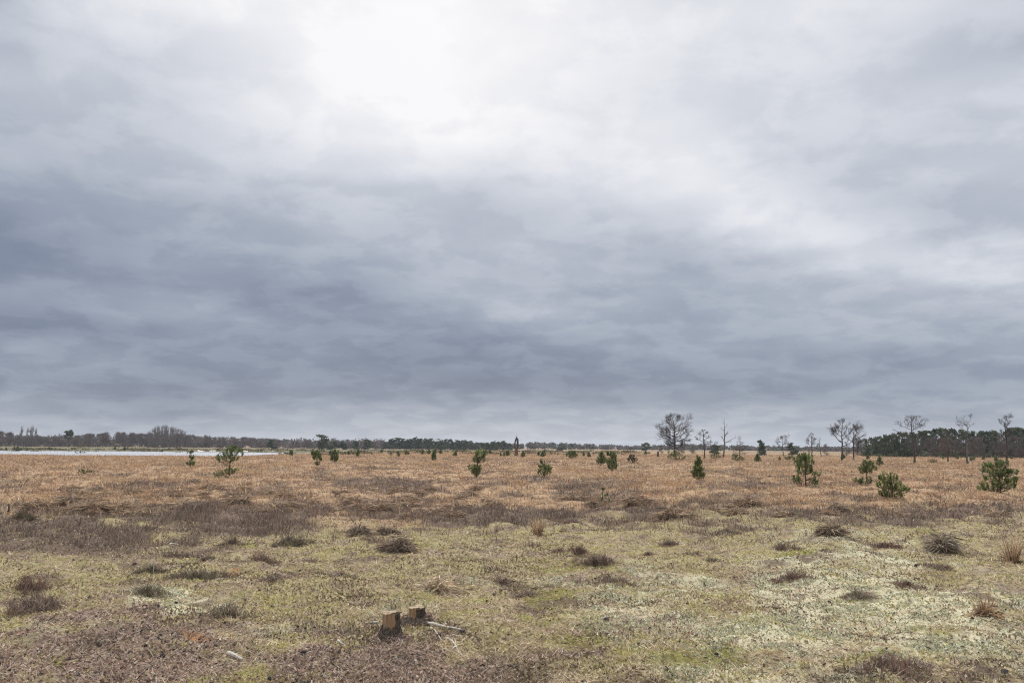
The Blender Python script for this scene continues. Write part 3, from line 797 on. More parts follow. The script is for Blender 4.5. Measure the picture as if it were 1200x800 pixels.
# ------------------------------------------------------------------ bare trees
def bare_tree(h, seed, w=.35, first=.2, levels=4, nb=7, up=.5, leader=.95, tw=1.0, r0=None, one_sided=None, droop=0, dist=170, twiglen=.10, profile='round', sub=5):
    """tapered trunk, limbs and twigs. w: crown half width / height"""
    rg = np.random.default_rng(seed)
    trunk = Tubes(); crown = Tubes()
    r0 = r0 or h * .022
    m = 10
    t = np.linspace(0, 1, m)
    wob = np.cumsum(rg.normal(size=(m, 2)) * .009 * h, axis=0); wob[0] = 0
    tp = np.stack([wob[:, 0], wob[:, 1], t * h * leader], 1); tp[0, 2] = -.15
    trad = r0 * (1 - t) ** .8 * .95 + .012; trad[0] = r0 * 1.35
    trunk.add(tp, trad, 8, .04)
    minr = .003 + dist * .000018
    def grow(p, d, L, r, lev):
        n = 5 if lev < 3 else 3
        pts = [p]; q = p.copy(); dd = d / np.linalg.norm(d)
        for k in range(n - 1):
            dd = dd + rg.normal(size=3) * (.13 if lev < 3 else .16) + np.array([0, 0, (.09 if not droop else -.06) * up * 2])
            dd /= np.linalg.norm(dd)
            q = q + dd * L / (n - 1); pts.append(q)
        pts = np.array(pts)
        rad = np.maximum(np.linspace(r, r * .4, n), minr)
        crown.add(pts, rad, 5 if lev < 2 else 3)
        if lev >= levels: return
        k = sub if lev < levels - 1 else max(2, sub - 1)
        for c in range(k):
            u = rg.uniform(.2, 1.0)
            f = u * (n - 1); i0 = min(int(f), n - 2)
            bp = pts[i0] + (pts[i0 + 1] - pts[i0]) * (f - i0)
            bd = pts[i0 + 1] - pts[i0]; bd /= np.linalg.norm(bd)
            rv = rg.normal(size=3); rv -= rv @ bd * bd; rv /= np.linalg.norm(rv)
            nd = bd * rg.uniform(.7, 1.1) + rv * rg.uniform(.45, .85)
            grow(bp, nd, L * (rg.uniform(.42, .72) if lev < levels - 1 else rg.uniform(.6, 1.0)) * (1.2 - .5 * u), r * .5, lev + 1)
    for b in range(nb):
        u = first + (1 - first) * ((b + rg.uniform(.1, .9)) / nb)
        u = min(u, .97)
        bp = np.array([np.interp(u, t, tp[:, k]) for k in range(3)])
        a = b * 2.4 + rg.uniform(-.6, .6)
        if one_sided is not None and rg.random() < .6: a = one_sided + rg.uniform(-.7, .7)
        v = (u - first) / (1 - first)
        if profile == 'round': ln = w * h * (math.sqrt(max(.05, 1 - (2 * v - .85) ** 2 * .75)))
        elif profile == 'cone': ln = w * h * (1.05 - .9 * v)
        else: ln = w * h * (.55 + .45 * v)
        ln *= rg.uniform(.75, 1.15)
        el = (.25 + .75 * v) * up
        d = np.array([math.cos(a) * math.cos(el), math.sin(a) * math.cos(el), math.sin(el)])
        if droop: d[2] = -.05
        grow(bp, d, ln, np.interp(u, t, trad) * .62, 1)
    if not crown.G: return [('trunk', trunk)]
    return [('trunk', trunk), ('crown', crown)]

def tree_parts(tr, bark, twig):
    return [(nm, tb.mesh(nm, bark if nm == 'trunk' else twig)) for nm, tb in tr]

def build_bare_trees():
    # px, base, top, parameters, label
    B = [
        (791, 534, 481, dict(w=.40, first=.2, levels=4, nb=24, up=.55, r0=.25, seed=7, profile='round', sub=6), M_BARK, M_TWIG, 'large round crowned leafless oak, biggest tree on the heath'),
        (825, 537, 502, dict(w=.36, first=.28, levels=4, nb=11, up=.55, seed=12, profile='cone', sub=5), M_BARK, M_TWIG, 'small spreading leafless tree just right of the big oak'),
        (847, 535, 491, dict(w=.26, first=.3, levels=3, nb=8, up=.7, seed=13, profile='cone', sub=2), M_BARKGREY, M_BARKGREY, 'slim dead snag with few short branches, third tree right from the oak'),
        (867, 532, 510, dict(w=.34, first=.1, levels=3, nb=20, up=.2, seed=14, profile='cone', sub=5), M_LARCH, M_LARCH, 'cone shaped brown larch beside the round dark pine'),
        (918, 533, 507, dict(w=.34, first=.5, levels=4, nb=10, up=.7, seed=15, profile='round', sub=5), M_BARK, M_TWIG, 'small bare birch with a flat tuft crown, left of the pair'),
        (951, 533, 506, dict(w=.3, first=.35, levels=4, nb=11, up=.6, seed=16, profile='cone', sub=5), M_BARK, M_TWIG, 'small bare tree with pointed crown, midway between birch and the pair'),
        (962, 533, 512, dict(w=.3, first=.4, levels=3, nb=7, up=.6, seed=17, profile='cone', sub=3), M_BARK, M_TWIG, 'thinnest small bare tree, just left of the pair'),
        (986, 539, 489, dict(w=.34, first=.35, levels=4, nb=13, up=.75, seed=18, profile='cone', sub=5, one_sided=3.14), M_BARK, M_TWIG, 'left tree of the bare pair, with long low limbs reaching left'),
        (1000, 539, 491, dict(w=.32, first=.35, levels=4, nb=13, up=.75, seed=19, profile='round', sub=5, one_sided=0.0), M_BARK, M_TWIG, 'right tree of the bare pair, crown fanning right'),
        (1071, 541, 485, dict(w=.30, first=.62, levels=4, nb=10, up=.4, seed=20, profile='round', sub=5, leader=.97), M_BARK, M_TWIG, 'tall bare tree with flat spreading top, left end of the wood'),
        (1111, 538, 501, dict(w=.36, first=.18, levels=3, nb=20, up=.25, seed=21, profile='cone', sub=5), M_LARCH, M_LARCH, 'broad reddish brown larch standing before the wood'),
        (1134, 542, 484, dict(w=.26, first=.55, levels=4, nb=9, up=.75, seed=22, profile='vase', sub=4), M_BARKGREY, M_TWIG, 'tall pale trunked bare tree with forked top before the wood'),
        (1179, 542, 482, dict(w=.20, first=.5, levels=4, nb=12, up=1.05, seed=23, profile='vase', sub=5), M_BARK, M_TWIG, 'tall bare tree with narrow upright crown near the right edge'),
    ]
    for px, py, tp, kw, bk, tw, lab in B:
        hy = 523 + .0075 * (px - 600)
        d = min(185, max(95, 1.72 * F / (py - hy)))
        x, y, z = spot(px, hy + 5, d)
        _, by = project(np.array([x]), np.array([y]), np.array([z]))
        h = (float(by[0]) - tp) * .985 * y / F
        parts = tree_parts(bare_tree(h, **kw), bk, tw)
        zt = max(v.co.z for nm, me in parts for v in me.vertices)
        place(parts, 'larch_tree' if bk is M_LARCH else 'bare_tree', lab, 'tree', (x, y, z), -math.atan2(x, y), h / zt, sx=(h / zt) ** .5)
    # dead arched snag
    px = 605; d = 150
    x, y, z = spot(px, 528, d)
    s = .985 * y / F
    t = thing('dead_trunk', 'broken dead trunk with an arched hollow near its top, alone on the skyline', 'dead tree', (x, y, z), -math.atan2(x, y))
    t.scale = (.74, .74, 1)
    tb = Tubes(); tb.add([(0, 0, -.2), (.02, 0, .5), (-.03, 0, 1.0), (0, 0, 1.45)], [.62, .46, .42, .43], 12, .08)
    obj('trunk', tb.mesh('trunk', M_PINEBARK), t)
    tb = Tubes()
    tb.add([(-.30, 0, 1.35), (-.34, 0, 1.9), (-.33, .02, 2.5), (-.2, 0, 3.0), (.02, 0, 3.3)], [.2, .18, .17, .2, .12], 8, .08)
    obj('prong', tb.mesh('prong', M_BARK), t)
    tb = Tubes()
    tb.add([(.26, 0, 1.35), (.34, .03, 1.9), (.36, 0, 2.5), (.28, 0, 3.05), (.02, 0, 3.42), (-.14, 0, 3.5)], [.24, .24, .26, .28, .2, .06], 8, .08)
    obj('prong', tb.mesh('prong', M_BARK), t)
    tb = Tubes(); tb.add([(.1, 0, 3.3), (.06, 0, 3.8), (-.02, 0, 4.1)], [.05, .03, .015], 5)
    obj('broken_branch', tb.mesh('broken_branch', M_BARK), t)
    # short dark post
    x, y, z = spot(771, 529, 150)
    t = thing('wooden_post', 'short dark wooden post in the grass left of the big oak', 'post', (x, y, z))
    tb = Tubes(); tb.add([(0, 0, -.2), (.01, 0, .5), (.02, 0, .95)], [.2, .19, .17], 8, .05)
    obj('shaft', tb.mesh('shaft', M_BARK), t)
    tb = Tubes(); tb.add([(.02, 0, .951), (.02, 0, 1.02), (.025, 0, 1.1)], [.21, .2, .05], 8, .05)
    obj('cap', tb.mesh('cap', M_BARK), t)

# ------------------------------------------------------------------ woods
def leaf_cloud(blobs, n, size, pal, seed, flat=.6):
    """leaf clumps: small irregular leaf-sized faces through the crown's volume"""
    rg = np.random.default_rng(seed)
    bl = np.array(blobs); vol = bl[:, 3] * bl[:, 4]
    k = rg.choice(len(bl), n, p=vol / vol.sum())
    v = rg.normal(size=(n, 3)); v /= np.linalg.norm(v, axis=1, keepdims=True); v *= (rg.random(n) ** .45)[:, None]
    c = bl[k, :3] + v * np.stack([bl[k, 3], bl[k, 3], bl[k, 4]], 1)
    a = rg.normal(size=(n, 3)); a /= np.linalg.norm(a, axis=1, keepdims=True)
    b = np.cross(a, rg.normal(size=(n, 3))); b /= np.linalg.norm(b, axis=1, keepdims=True)
    s = rg.uniform(.5, 1.3, (n, 1)) * size
    V = np.stack([c - a * s, c + b * s * .7 - a * s * .1, c + a * s, c - b * s * .7 + a * s * .2], 1)
    tone = pick(pal, len(bl), .2, rg)[k] * (1 + rg.normal(size=(n, 1)) * .18).clip(.5, 1.6)
    q = np.arange(n)[:, None] * 4 + np.arange(4)[None]
    return new_mesh('crown', V.reshape(-1, 3), q, None, np.repeat(tone, 4, 0), M_FARLEAF)

PINEF = [(.07, .095, .052), (.085, .11, .058), (.055, .078, .048), (.10, .118, .065)]
BIRCHF = [(.14, .112, .108), (.16, .125, .115), (.12, .10, .10), (.175, .138, .12)]
def wood_pine(h, w, seed, low=.15, n=650, size=.3):
    rg = np.random.default_rng(seed)
    tb = Tubes()
    tb.add([(0, 0, -.2), (rg.normal() * .1, 0, h * .4), (rg.normal() * .15, 0, h * .9)], [h * .022, h * .017, h * .006], 6)
    bl = []
    for k in range(13):
        u = low + (1 - low) * (k + .5) / 13
        a = rg.uniform(0, 6.28); q = rg.uniform(.2, .65) * w * (1.1 - .75 * max(0, u - .35))
        bl.append((math.cos(a) * q, math.sin(a) * q, h * u, w * rg.uniform(.35, .6) * (1.15 - .6 * u), h * rg.uniform(.05, .09)))
    bl.append((0, 0, h * .95, w * .22, h * .06))
    return [('trunk', tb.mesh('trunk', M_PINEBARK)), ('crown', leaf_cloud(bl, n, size, PINEF, seed))]

def wood_birch(h, seed, dist, w=.26, nb=10, n=900):
    rg = np.random.default_rng(seed)
    tb = Tubes(); tw = Blades()
    tb.add([(0, 0, -.3), (rg.normal() * .08, rg.normal() * .08, h * .35), (rg.normal() * .15, 0, h * .7), (rg.normal() * .15, 0, h * .95)], [h * .015, h * .012, h * .007, h * .002], 6)
    for k in range(nb):
        z0 = h * rg.uniform(.12, .75); a = rg.uniform(0, 6.28); ln = w * h * rg.uniform(.5, .95)
        tb.add([(0, 0, z0), (math.cos(a) * ln * .5, math.sin(a) * ln * .5, z0 + ln * .45), (math.cos(a) * ln * .85, math.sin(a) * ln * .85, z0 + ln * 1.1)], [h * .006, h * .004, h * .002], 4)
    bl = []
    for k in range(9):
        a = rg.uniform(0, 6.28); u = rg.uniform(.08, .9); q = w * h * .55 * rg.random()
        bl.append((math.cos(a) * q, math.sin(a) * q, h * u, w * h * rg.uniform(.4, .7) * (1.1 - .5 * u), h * rg.uniform(.1, .16)))
    bl.append((0, 0, h * .88, w * h * .35, h * .11))
    bl = np.array(bl); k = rg.integers(0, len(bl), n)
    v = rg.normal(size=(n, 3)); v /= np.linalg.norm(v, axis=1, keepdims=True); v *= (rg.random(n) ** .5)[:, None]
    P = bl[k, :3] + v * np.stack([bl[k, 3], bl[k, 3], bl[k, 4]], 1)
    P[:, 2] = np.maximum(P[:, 2], .2)
    D = np.stack([P[:, 0] / (w * h) * .8, P[:, 1] / (w * h) * .8, np.full(n, .9)], 1) + rg.normal(size=(n, 3)) * .35
    tw.add(P, D, h * rg.uniform(.05, .13, n), .0002 * dist * rg.uniform(.7, 1.5, n), pick(BIRCHF, n, .2, rg), .05, rg)
    return [('trunk', tb.mesh('trunk', M_BARKGREY)), ('crown', tw.mesh('crown', M_FARLEAF))]

def build_woods():
    global M_FARTWIG
    M_FARTWIG = bark_mat('far_twigs', (.075, .058, .056), (.125, .098, .09), 3, .5, .1)
    # right hand wood
    vs = [wood_pine(8.5, 2.6, 700 + k, .08, 900, .26) for k in range(6)]
    vb = [wood_birch(7.2, 720 + k, 230, .3, 13, 1500) for k in range(4)]
    topx = [(1005, 521), (1015, 514), (1030, 512), (1045, 509), (1060, 506), (1080, 506), (1110, 502), (1140, 505), (1165, 504), (1200, 501), (1300, 499)]
    for row, (d, n) in enumerate(((188, 32), (194, 32), (201, 28), (209, 26), (219, 24))):
        for k in range(n):
            px = 1013 + row * 1.5 + (k + random.uniform(.1, .9)) / n * (1290 - 1013)
            hy = 523 + .0075 * (px - 600)
            x, y, z = spot(px, hy + 5, d + random.uniform(-3, 3))
            dd = math.hypot(x, y)
            topy = np.interp(px, *zip(*topx)) + random.uniform(-1.5, 3.0)
            H = (hy - topy) * .985 * y / F + EYE
            birch = row < 2 and px > 1062 and random.random() < .7
            if birch:
                place(vb[k % 4], 'birch_tree', 'leafless brown birch along the front of the right hand wood', 'tree', (x, y, z), random.uniform(0, 6), H * random.uniform(.55, .8) / 7.2, 'bare birches fronting the right hand wood')
            else:
                lab = 'dark green pine in the front row of the right hand wood' if row < 2 else 'dark green pine deep inside the right hand wood'
                place(vs[(k + row) % 6], 'pine_tree', lab, 'pine tree', (x, y, z), random.uniform(0, 6), H / 8.5, 'pines of the right hand wood, front' if row < 2 else 'pines of the right hand wood, inner')
    # left wood beyond the pond: bare trees, many rows
    fb = [wood_birch(9, 740 + k, 450, .44, 12, 1500) for k in range(6)]
    fp = [wood_pine(9, 3.2, 760 + k, .2, 420, .42) for k in range(5)]
    topl = [(-80, 503), (0, 505), (12, 507), (25, 510), (50, 511), (90, 509), (130, 506), (150, 507), (175, 508), (215, 508), (240, 511), (300, 513), (340, 515), (400, 516), (470, 517)]
    for row, (d, n) in enumerate(((430, 62), (450, 62), (475, 60), (500, 60))):
        for k in range(n):
            px = -70 + (k + random.uniform(0, 1)) / n * (500 + 70)
            hy = 523 + .0075 * (px - 600)
            x, y, z = spot(px, hy + 4, d + random.uniform(-7, 7))
            dd = math.hypot(x, y)
            H = (hy - np.interp(px, *zip(*topl)) + random.uniform(-2.0, .8)) * .985 * y / F + EYE
            place(fb[k % 6], 'bare_tree', 'grey brown leafless tree in the far wood behind the pond', 'tree', (x, y, z), random.uniform(0, 6), H / 9, 'bare trees of the far wood behind the pond', sx=max(H / 9, .75))
    # tall thin trees rising out of it
    tallm = [wood_birch(16, 780 + k, 420, .10, 12, 420) for k in range(3)]
    for k in range(26):
        px = 172 + k * 1.75 + random.uniform(-1, 1)
        tpy = np.interp(px, [170, 180, 195, 205, 218], [506, 500, 498, 500, 505]) + random.uniform(-1, 1.5)
        x, y, z = spot(px, 524, 420 + random.uniform(-8, 25)); dd = math.hypot(x, y)
        hy = 523 + .0075 * (px - 600)
        place(tallm[k % 3], 'poplar_tree', 'tall slender bare tree in the clump rising above the far left wood', 'tree', (x, y, z), random.uniform(0, 6), ((hy - tpy) * .985 * y / F + EYE) / 16, 'tall clump above the far left wood')
    for px, tpy in ((23.5, 499), (31, 501), (35, 499.5), (37, 499), (41, 501)):
        x, y, z = spot(px, 524, 425); dd = math.hypot(x, y); hy = 523 + .0075 * (px - 600)
        place(tallm[int(px) % 3], 'poplar_tree', 'thin bare tree poking above the wood at the far left', 'tree', (x, y, z), random.uniform(0, 6), ((hy - tpy) * .985 * y / F + EYE) / 16, 'thin trees poking above the wood at far left')
    # single far pines
    def fpine(px, tpy, hw, d, label, name='pine_tree', seed=0, low=.2, group=None, me=None):
        hy = 523 + .0075 * (px - 600)
        x, y, z = spot(px, hy + 4, d); dd = math.hypot(x, y)
        H = (hy - tpy) * .985 * y / F + EYE - z; w = hw * .985 * y / F
        place(wood_pine(H, w * 1.25, 800 + seed, low, 700, dd * .0011) if me is None else me, name, label, 'pine tree', (x, y, z), random.uniform(0, 6) if me else -math.atan2(x, y), 1.0, group)
    fpine(80, 504.5, 6, 405, 'dark flat topped pine standing above the far left wood', seed=1, low=.55)
    fpine(318, 515, 6, 330, 'dark round pine right behind the end of the pond', seed=2, low=.1)
    # windswept pine
    hy = 523 + .0075 * (377 - 600); d = 300
    x, y, z = spot(377, hy + 4, d); s = .985 * y / F
    H = (hy - 508.5) * s + EYE - z
    tb = Tubes(); tb.add([(0, 0, -.2), (.1, 0, H * .4), (-.3, 0, H * .9)], [.2, .16, .06], 6)
    bl = [(-.9, 0, H * .92, 1.3, H * .07), (.3, 0, H * .84, 1.9, H * .1), (1.0, 0, H * .66, 1.9, H * .12), (.2, 0, H * .55, 1.9, H * .12), (-.9, 0, H * .4, 1.2, H * .14), (.9, 0, H * .4, 1.3, H * .15), (0, 0, H * .2, 1.5, H * .15)]
    place([('trunk', tb.mesh('trunk', M_PINEBARK)), ('crown', leaf_cloud(bl, 1300, .26, PINEF, 815))], 'pine_tree', 'windswept dark pine leaning left, alone on the skyline right of the pond', 'pine tree', (x, y, z), -math.atan2(x, y))
    fpine(390, 517.5, 7, 330, 'low dark pine just right of the windswept one', seed=3, low=.1)
    fpine(402, 518, 6, 330, 'low wide pine, second right of the windswept one', seed=4, low=.1)
    fpine(417, 517, 5, 335, 'low round pine, third right of the windswept one', seed=5, low=.1)
    fpine(431, 515, 6.5, 330, 'squat dark pine standing apart left of the pine belt', seed=6, low=.08)
    # pine belt
    belt = [(450, 518), (458, 514), (468, 513.5), (476, 514), (488, 513), (498, 515), (506, 514), (512, 518), (521, 515), (530, 516), (540, 516), (552, 517), (566, 519), (575, 518), (592, 517), (598, 519)]
    bm = [wood_pine(9, 3.1, 830 + k, .08, 700, .4) for k in range(5)]
    for row in range(2):
        for k in range(36):
            px = 452 + (k + random.random()) / 36 * 146
            hy = 523 + .0075 * (px - 600)
            x, y, z = spot(px, hy + 4, 380 + row * 20 + random.uniform(-6, 6)); dd = math.hypot(x, y)
            H = (hy - np.interp(px, *zip(*belt)) + random.uniform(-2.2, 1)) * .985 * y / F + EYE - z
            place(bm[k % 5], 'pine_tree', 'dark pine in the dense belt on the skyline left of the dead trunk', 'pine tree', (x, y, z), random.uniform(0, 6), H / 9, 'pines of the dense belt left of the dead trunk', sx=max(.75, H / 9))
    # far thin wood along the horizon, centre to right: reads as one mass
    blobs = []
    rg = np.random.default_rng(5)
    toph = [(580, 519), (610, 520), (622, 518), (640, 517.5), (660, 518.5), (680, 520), (700, 520.5), (720, 521), (740, 522.5), (760, 522), (775, 521), (800, 520), (850, 521), (900, 522.5), (960, 523.5), (1010, 523), (1040, 522), (1400, 522)]
    for k in range(640):
        px = rg.uniform(520, 1330); hy = 523 + .0075 * (px - 600)
        d = rg.uniform(560, 640)
        x, y, z = spot(px, hy + 3, d)
        H = (hy - np.interp(px, *zip(*toph)) + rg.uniform(-2.0, .6)) * .985 * y / F + EYE
        blobs += [(x, y, H * .45, 2.6, H * .45), (x + rg.normal(), y, H * .75, 1.8, H * .27)]
    tag(obj('far_wood', leaf_cloud(blobs, 34000, .8, BIRCHF + PINEF[:1], 77)), 'thin grey brown line of far woodland along the horizon', 'wood', kind='stuff')
    # undergrowth filling the foot of the left and the right wood
    blobs = []
    for k in range(320):
        px = rg.uniform(-90, 520); d = rg.uniform(425, 520); hy = 523 + .0075 * (px - 600)
        x, y, z = spot(px, hy + 4, d)
        hh = rg.uniform(1.8, 4.0)
        blobs.append((x, y, z + hh * .6, rg.uniform(2, 4), hh))
    tag(obj('far_undergrowth', leaf_cloud(blobs, 24000, .55, BIRCHF, 78)), 'grey brown undergrowth filling the foot of the far left wood', 'undergrowth', kind='stuff')
    blobs = []
    for k in range(150):
        px = rg.uniform(1015, 1310); d = rg.uniform(186, 228); hy = 523 + .0075 * (px - 600)
        x, y, z = spot(px, hy + 4, d); hh = rg.uniform(.5, 1.5)
        blobs.append((x, y, z + hh * .5, rg.uniform(1, 2), hh))
    tag(obj('wood_undergrowth', leaf_cloud(blobs, 12000, .22, BIRCHF[:2] + PINEF, 79)), 'dark undergrowth filling the foot of the right hand wood', 'undergrowth', kind='stuff')
    # green heath strip on the far bank of the pond
    blobs = []
    for k in range(420):
        px = rg.uniform(-90, 760); d = rg.uniform(254, 330) if px < 330 else rg.uniform(180, 330); hy = 523 + .0075 * (px - 600)
        x, y, z = spot(px, hy + 4, d); hh = rg.uniform(.15, .5)
        blobs.append((x, y, z + hh * .4, rg.uniform(1, 3), hh))
    tag(obj('low_scrub', leaf_cloud(blobs, 22000, .2, [(.10, .10, .04), (.13, .12, .05), (.08, .07, .04), (.17, .13, .07)], 80)), 'low olive scrub beyond the pond and the grass', 'scrub', kind='stuff')
    # a few mid-distance trees round the oak and the bare pair
    fpine(890, 516, 9, 205, 'round dark green pine beside the brown larch on the right skyline', seed=20, low=.06)
    fpine(928, 519, 6, 215, 'dark low pine right of the small bare birch', seed=21, low=.08)
    fpine(838, 521.5, 7, 250, 'dark pine low on the skyline behind the dead snag', seed=22, low=.1)
    fpine(658, 521, 6, 420, 'small dark pine on the far horizon left of the oak', seed=23, low=.1)
    fpine(757, 519, 6, 400, 'faint dark pine on the horizon just left of the oak', seed=24, low=.1)
    vb2 = [wood_birch(5, 870 + k, 200, .38, 14, 900) for k in range(3)]
    for k, (px, tpy, d) in enumerate(((800, 517, 215), (812, 519, 220), (775, 520, 225), (1005, 512, 190), (992, 516, 195), (968, 519, 210), (1010, 519, 200))):
        hy = 523 + .0075 * (px - 600)
        x, y, z = spot(px, hy + 4, d); H = (hy - tpy) * .985 * y / F + EYE
        lab, gr = ('low bare thicket tree behind the big oak', 'thicket behind the big oak') if px < 900 else ('low bare thicket tree behind the bare pair', 'thicket behind the bare pair')
        place(vb2[k % 3], 'bare_tree', lab, 'tree', (x, y, z), random.uniform(0, 6), H / 5, gr)
    # bright sand spots on the far bank
    m = bark_mat('bare_sand', (.5, .45, .38), (.68, .62, .54), 2)
    # (part of the scrub's ground: small low banks)
    V = []; Q = []
    for k in range(26):
        px = rg.uniform(150, 400); d = rg.uniform(256, 290); hy = 523 + .0075 * (px - 600)
        x, y, z = spot(px, hy + 4, d)
        a = np.arange(10) / 10 * 2 * math.pi
        rx, ry, hh = rg.uniform(.3, 1.0), rg.uniform(.6, 1.2), rg.uniform(.15, .32)
        i0 = len(V)
        V += [(x + math.cos(t) * rx * rg.uniform(.8, 1.2), y + math.sin(t) * ry, z - .1) for t in a] + [(x + math.cos(t) * rx * .5, y + math.sin(t) * ry * .5, z + hh) for t in a] + [(x, y, z + hh * 1.1)]
        for j in range(10):
            Q.append((i0 + j, i0 + (j + 1) % 10, i0 + 10 + (j + 1) % 10, i0 + 10 + j)); Q.append((i0 + 10 + j, i0 + 10 + (j + 1) % 10, i0 + 20, i0 + 20))
    tr = [q[:3] for q in Q if q[2] == q[3]]; qd = [q for q in Q if q[2] != q[3]]
    o = obj('sand_banks', new_mesh('sand_banks', V, qd, tr, None, m, True)); structure(o)

# ------------------------------------------------------------------ stumps, sticks
def stump_materials():
    m, nt, out = mat_new('bare_stump_wood')
    tc = N(nt, 'ShaderNodeTexCoord')
    mp = N(nt, 'ShaderNodeMapping'); mp.inputs['Scale'].default_value = (1, 1, .12); nt.links.new(tc.outputs['Object'], mp.inputs[0])
    n1 = noise(nt, mp.outputs[0], 60, 5, .6); n2 = noise(nt, tc.outputs['Object'], 14, 4, .6)
    c = ramp(nt, n1.outputs[0], [(.3, (.15, .09, .048)), (.55, (.32, .2, .105)), (.75, (.44, .31, .185))])
    c = mixc(nt, ramp(nt, n2.outputs[0], [(.5, 0.0), (.66, .85)]), c, (.2, .165, .135))
    b = N(nt, 'ShaderNodeBsdfPrincipled'); b.inputs['Roughness'].default_value = .8; nt.links.new(c, b.inputs['Base Color'])
    bp = N(nt, 'ShaderNodeBump'); bp.inputs['Strength'].default_value = .5; bp.inputs['Distance'].default_value = .006
    nt.links.new(n1.outputs[0], bp.inputs['Height']); nt.links.new(bp.outputs[0], b.inputs['Normal']); nt.links.new(b.outputs[0], out.inputs[0])
    m2, nt, out = mat_new('cut_wood_rings')
    tc = N(nt, 'ShaderNodeTexCoord')
    wv = N(nt, 'ShaderNodeTexWave', wave_type='RINGS', rings_direction='Z'); wv.inputs['Scale'].default_value = 28; wv.inputs['Distortion'].default_value = 2.2; wv.inputs['Detail'].default_value = 3
    nt.links.new(tc.outputs['Object'], wv.inputs[0])
    c = ramp(nt, wv.outputs[0], [(.2, (.27, .19, .11)), (.8, (.40, .31, .2))])
    n2 = noise(nt, tc.outputs['Object'], 22, 4, .6)
    c = mixc(nt, ramp(nt, n2.outputs[0], [(.45, 0.0), (.7, .7)]), c, (.2, .165, .13))
    b = N(nt, 'ShaderNodeBsdfPrincipled'); b.inputs['Roughness'].default_value = .85; nt.links.new(c, b.inputs['Base Color']); nt.links.new(b.outputs[0], out.inputs[0])
    m3 = bark_mat('stump_bark', (.035, .028, .024), (.16, .125, .1), 55, .35, 1.0)
    return m, m2, m3

def build_stump(px, py, rpx, hpx, bark_az, bark_w, bark_low, label, seed, tilt):
    x, y, z = spot(px, py); d = math.hypot(x, y); s = .985 * y / F
    r = rpx * s; h = hpx * s
    yc = y + r * .9
    z = float(ground_z(np.array([x]), np.array([yc]))[0])
    t = thing('tree_stump', label, 'tree stump', (x, yc, z), -math.atan2(x, y))
    t.rotation_euler.x = tilt
    rg = np.random.default_rng(seed)
    n, m = 48, 26
    a = np.arange(n) / n * 2 * math.pi
    lob = 1 + .035 * np.sin(3 * a + seed) + .03 * np.sin(5 * a + 1)
    def wall(extra, zs, flare):
        V = []
        for zz in zs:
            u = max(zz, 0) / h
            fl = 1 + flare * math.exp(-u * 4.6) * (1 + .55 * np.maximum(0, np.sin(4 * a + seed)))
            V.append(np.stack([np.cos(a) * r * lob * fl * (1 + extra[0]), np.sin(a) * r * lob * fl * (1 + extra[0]), np.full(n, zz)], 1))
        return np.stack(V)
    zs = np.linspace(-.06, h, m)
    W = wall((0,), zs, .42)
    W[..., :2] *= (1 + .02 * np.sin(11 * a + seed) * np.sin(17 * a) + .008 * rg.normal(size=n))[None, :, None]
    W[-1, :, 2] += .006 * np.sin(2 * a + seed) - .009 * (rg.random(n) < .18)
    i = np.arange(m - 1)[:, None] * n; j = np.arange(n)[None]; k = (j + 1) % n
    q = np.stack([i + j, i + k, i + n + k, i + n + j], -1).reshape(-1, 4)
    obj('bare_wood', new_mesh('bare_wood', W.reshape(-1, 3), q, None, None, MW, True), t)
    # cut face, 2 mm proud
    top = W[-1].copy(); top[:, 2] = W[-1, :, 2] + .002
    rings = [top * np.array([f, f, 1]) for f in (1.0, .66, .33)]
    for R_ in rings: R_[:, 2] += .004 * np.sin(R_[:, 0] * 40)
    V = np.concatenate(rings + [np.array([[0, 0, h + .002]])])
    ii = np.arange(2)[:, None] * n
    q2 = np.stack([ii + j, ii + k, ii + n + k, ii + n + j], -1).reshape(-1, 4)
    tr = np.stack([2 * n + np.arange(n), 2 * n + (np.arange(n) + 1) % n, np.full(n, 3 * n)], -1)
    obj('cut_face', new_mesh('cut_face', V, q2, tr, None, MC, True), t)
    # bark shell: covers the root flare and part of the side, ragged edge
    zs2 = np.linspace(-.07, h * .985, 40); a_f = a
    S = wall((.085,), zs2, .85)
    rough = 1 + .05 * rg.normal(size=S.shape[:2])
    S[..., :2] *= rough[..., None]
    i = np.arange(39)[:, None] * n
    dz = np.repeat(zs2[:-1, None] / h, n, 1)
    da = np.abs((a[None] - bark_az + math.pi) % (2 * math.pi) - math.pi)
    rag = .09 * np.sin(7 * a + seed)[None] + .07 * np.sin(13 * a)[None] + .05 * rg.normal(size=(1, n))
    cover = (dz < bark_low + rag) | (da + .12 * np.sin(dz * 20) < bark_w)
    q = np.stack([i + j, i + k, i + n + k, i + n + j], -1)[cover]
    me = new_mesh('bark', S.reshape(-1, 3), q, None, None, MB, False)
    o = obj('bark', me, t)
    for ra in (-2.5, -1.35, -.3, 1.9):               # root buttresses running into the ground
        ra += rg.uniform(-.2, .2); ca, sa = math.cos(ra), math.sin(ra); e = rg.uniform(1.9, 2.7)
        rt = Tubes(); rt.add([(ca * r * .95, sa * r * .95, h * .30), (ca * r * 1.35, sa * r * 1.35, h * .13), (ca * r * e * .8, sa * r * e * .8, .012), (ca * r * e, sa * r * e, -.03)], [r * .34, r * .33, r * .24, r * .1], 9, .10)
        obj('root', rt.mesh('root', MB), t)
    so = o.modifiers.new('thickness', 'SOLIDIFY'); so.thickness = .007; so.offset = -1
    return t

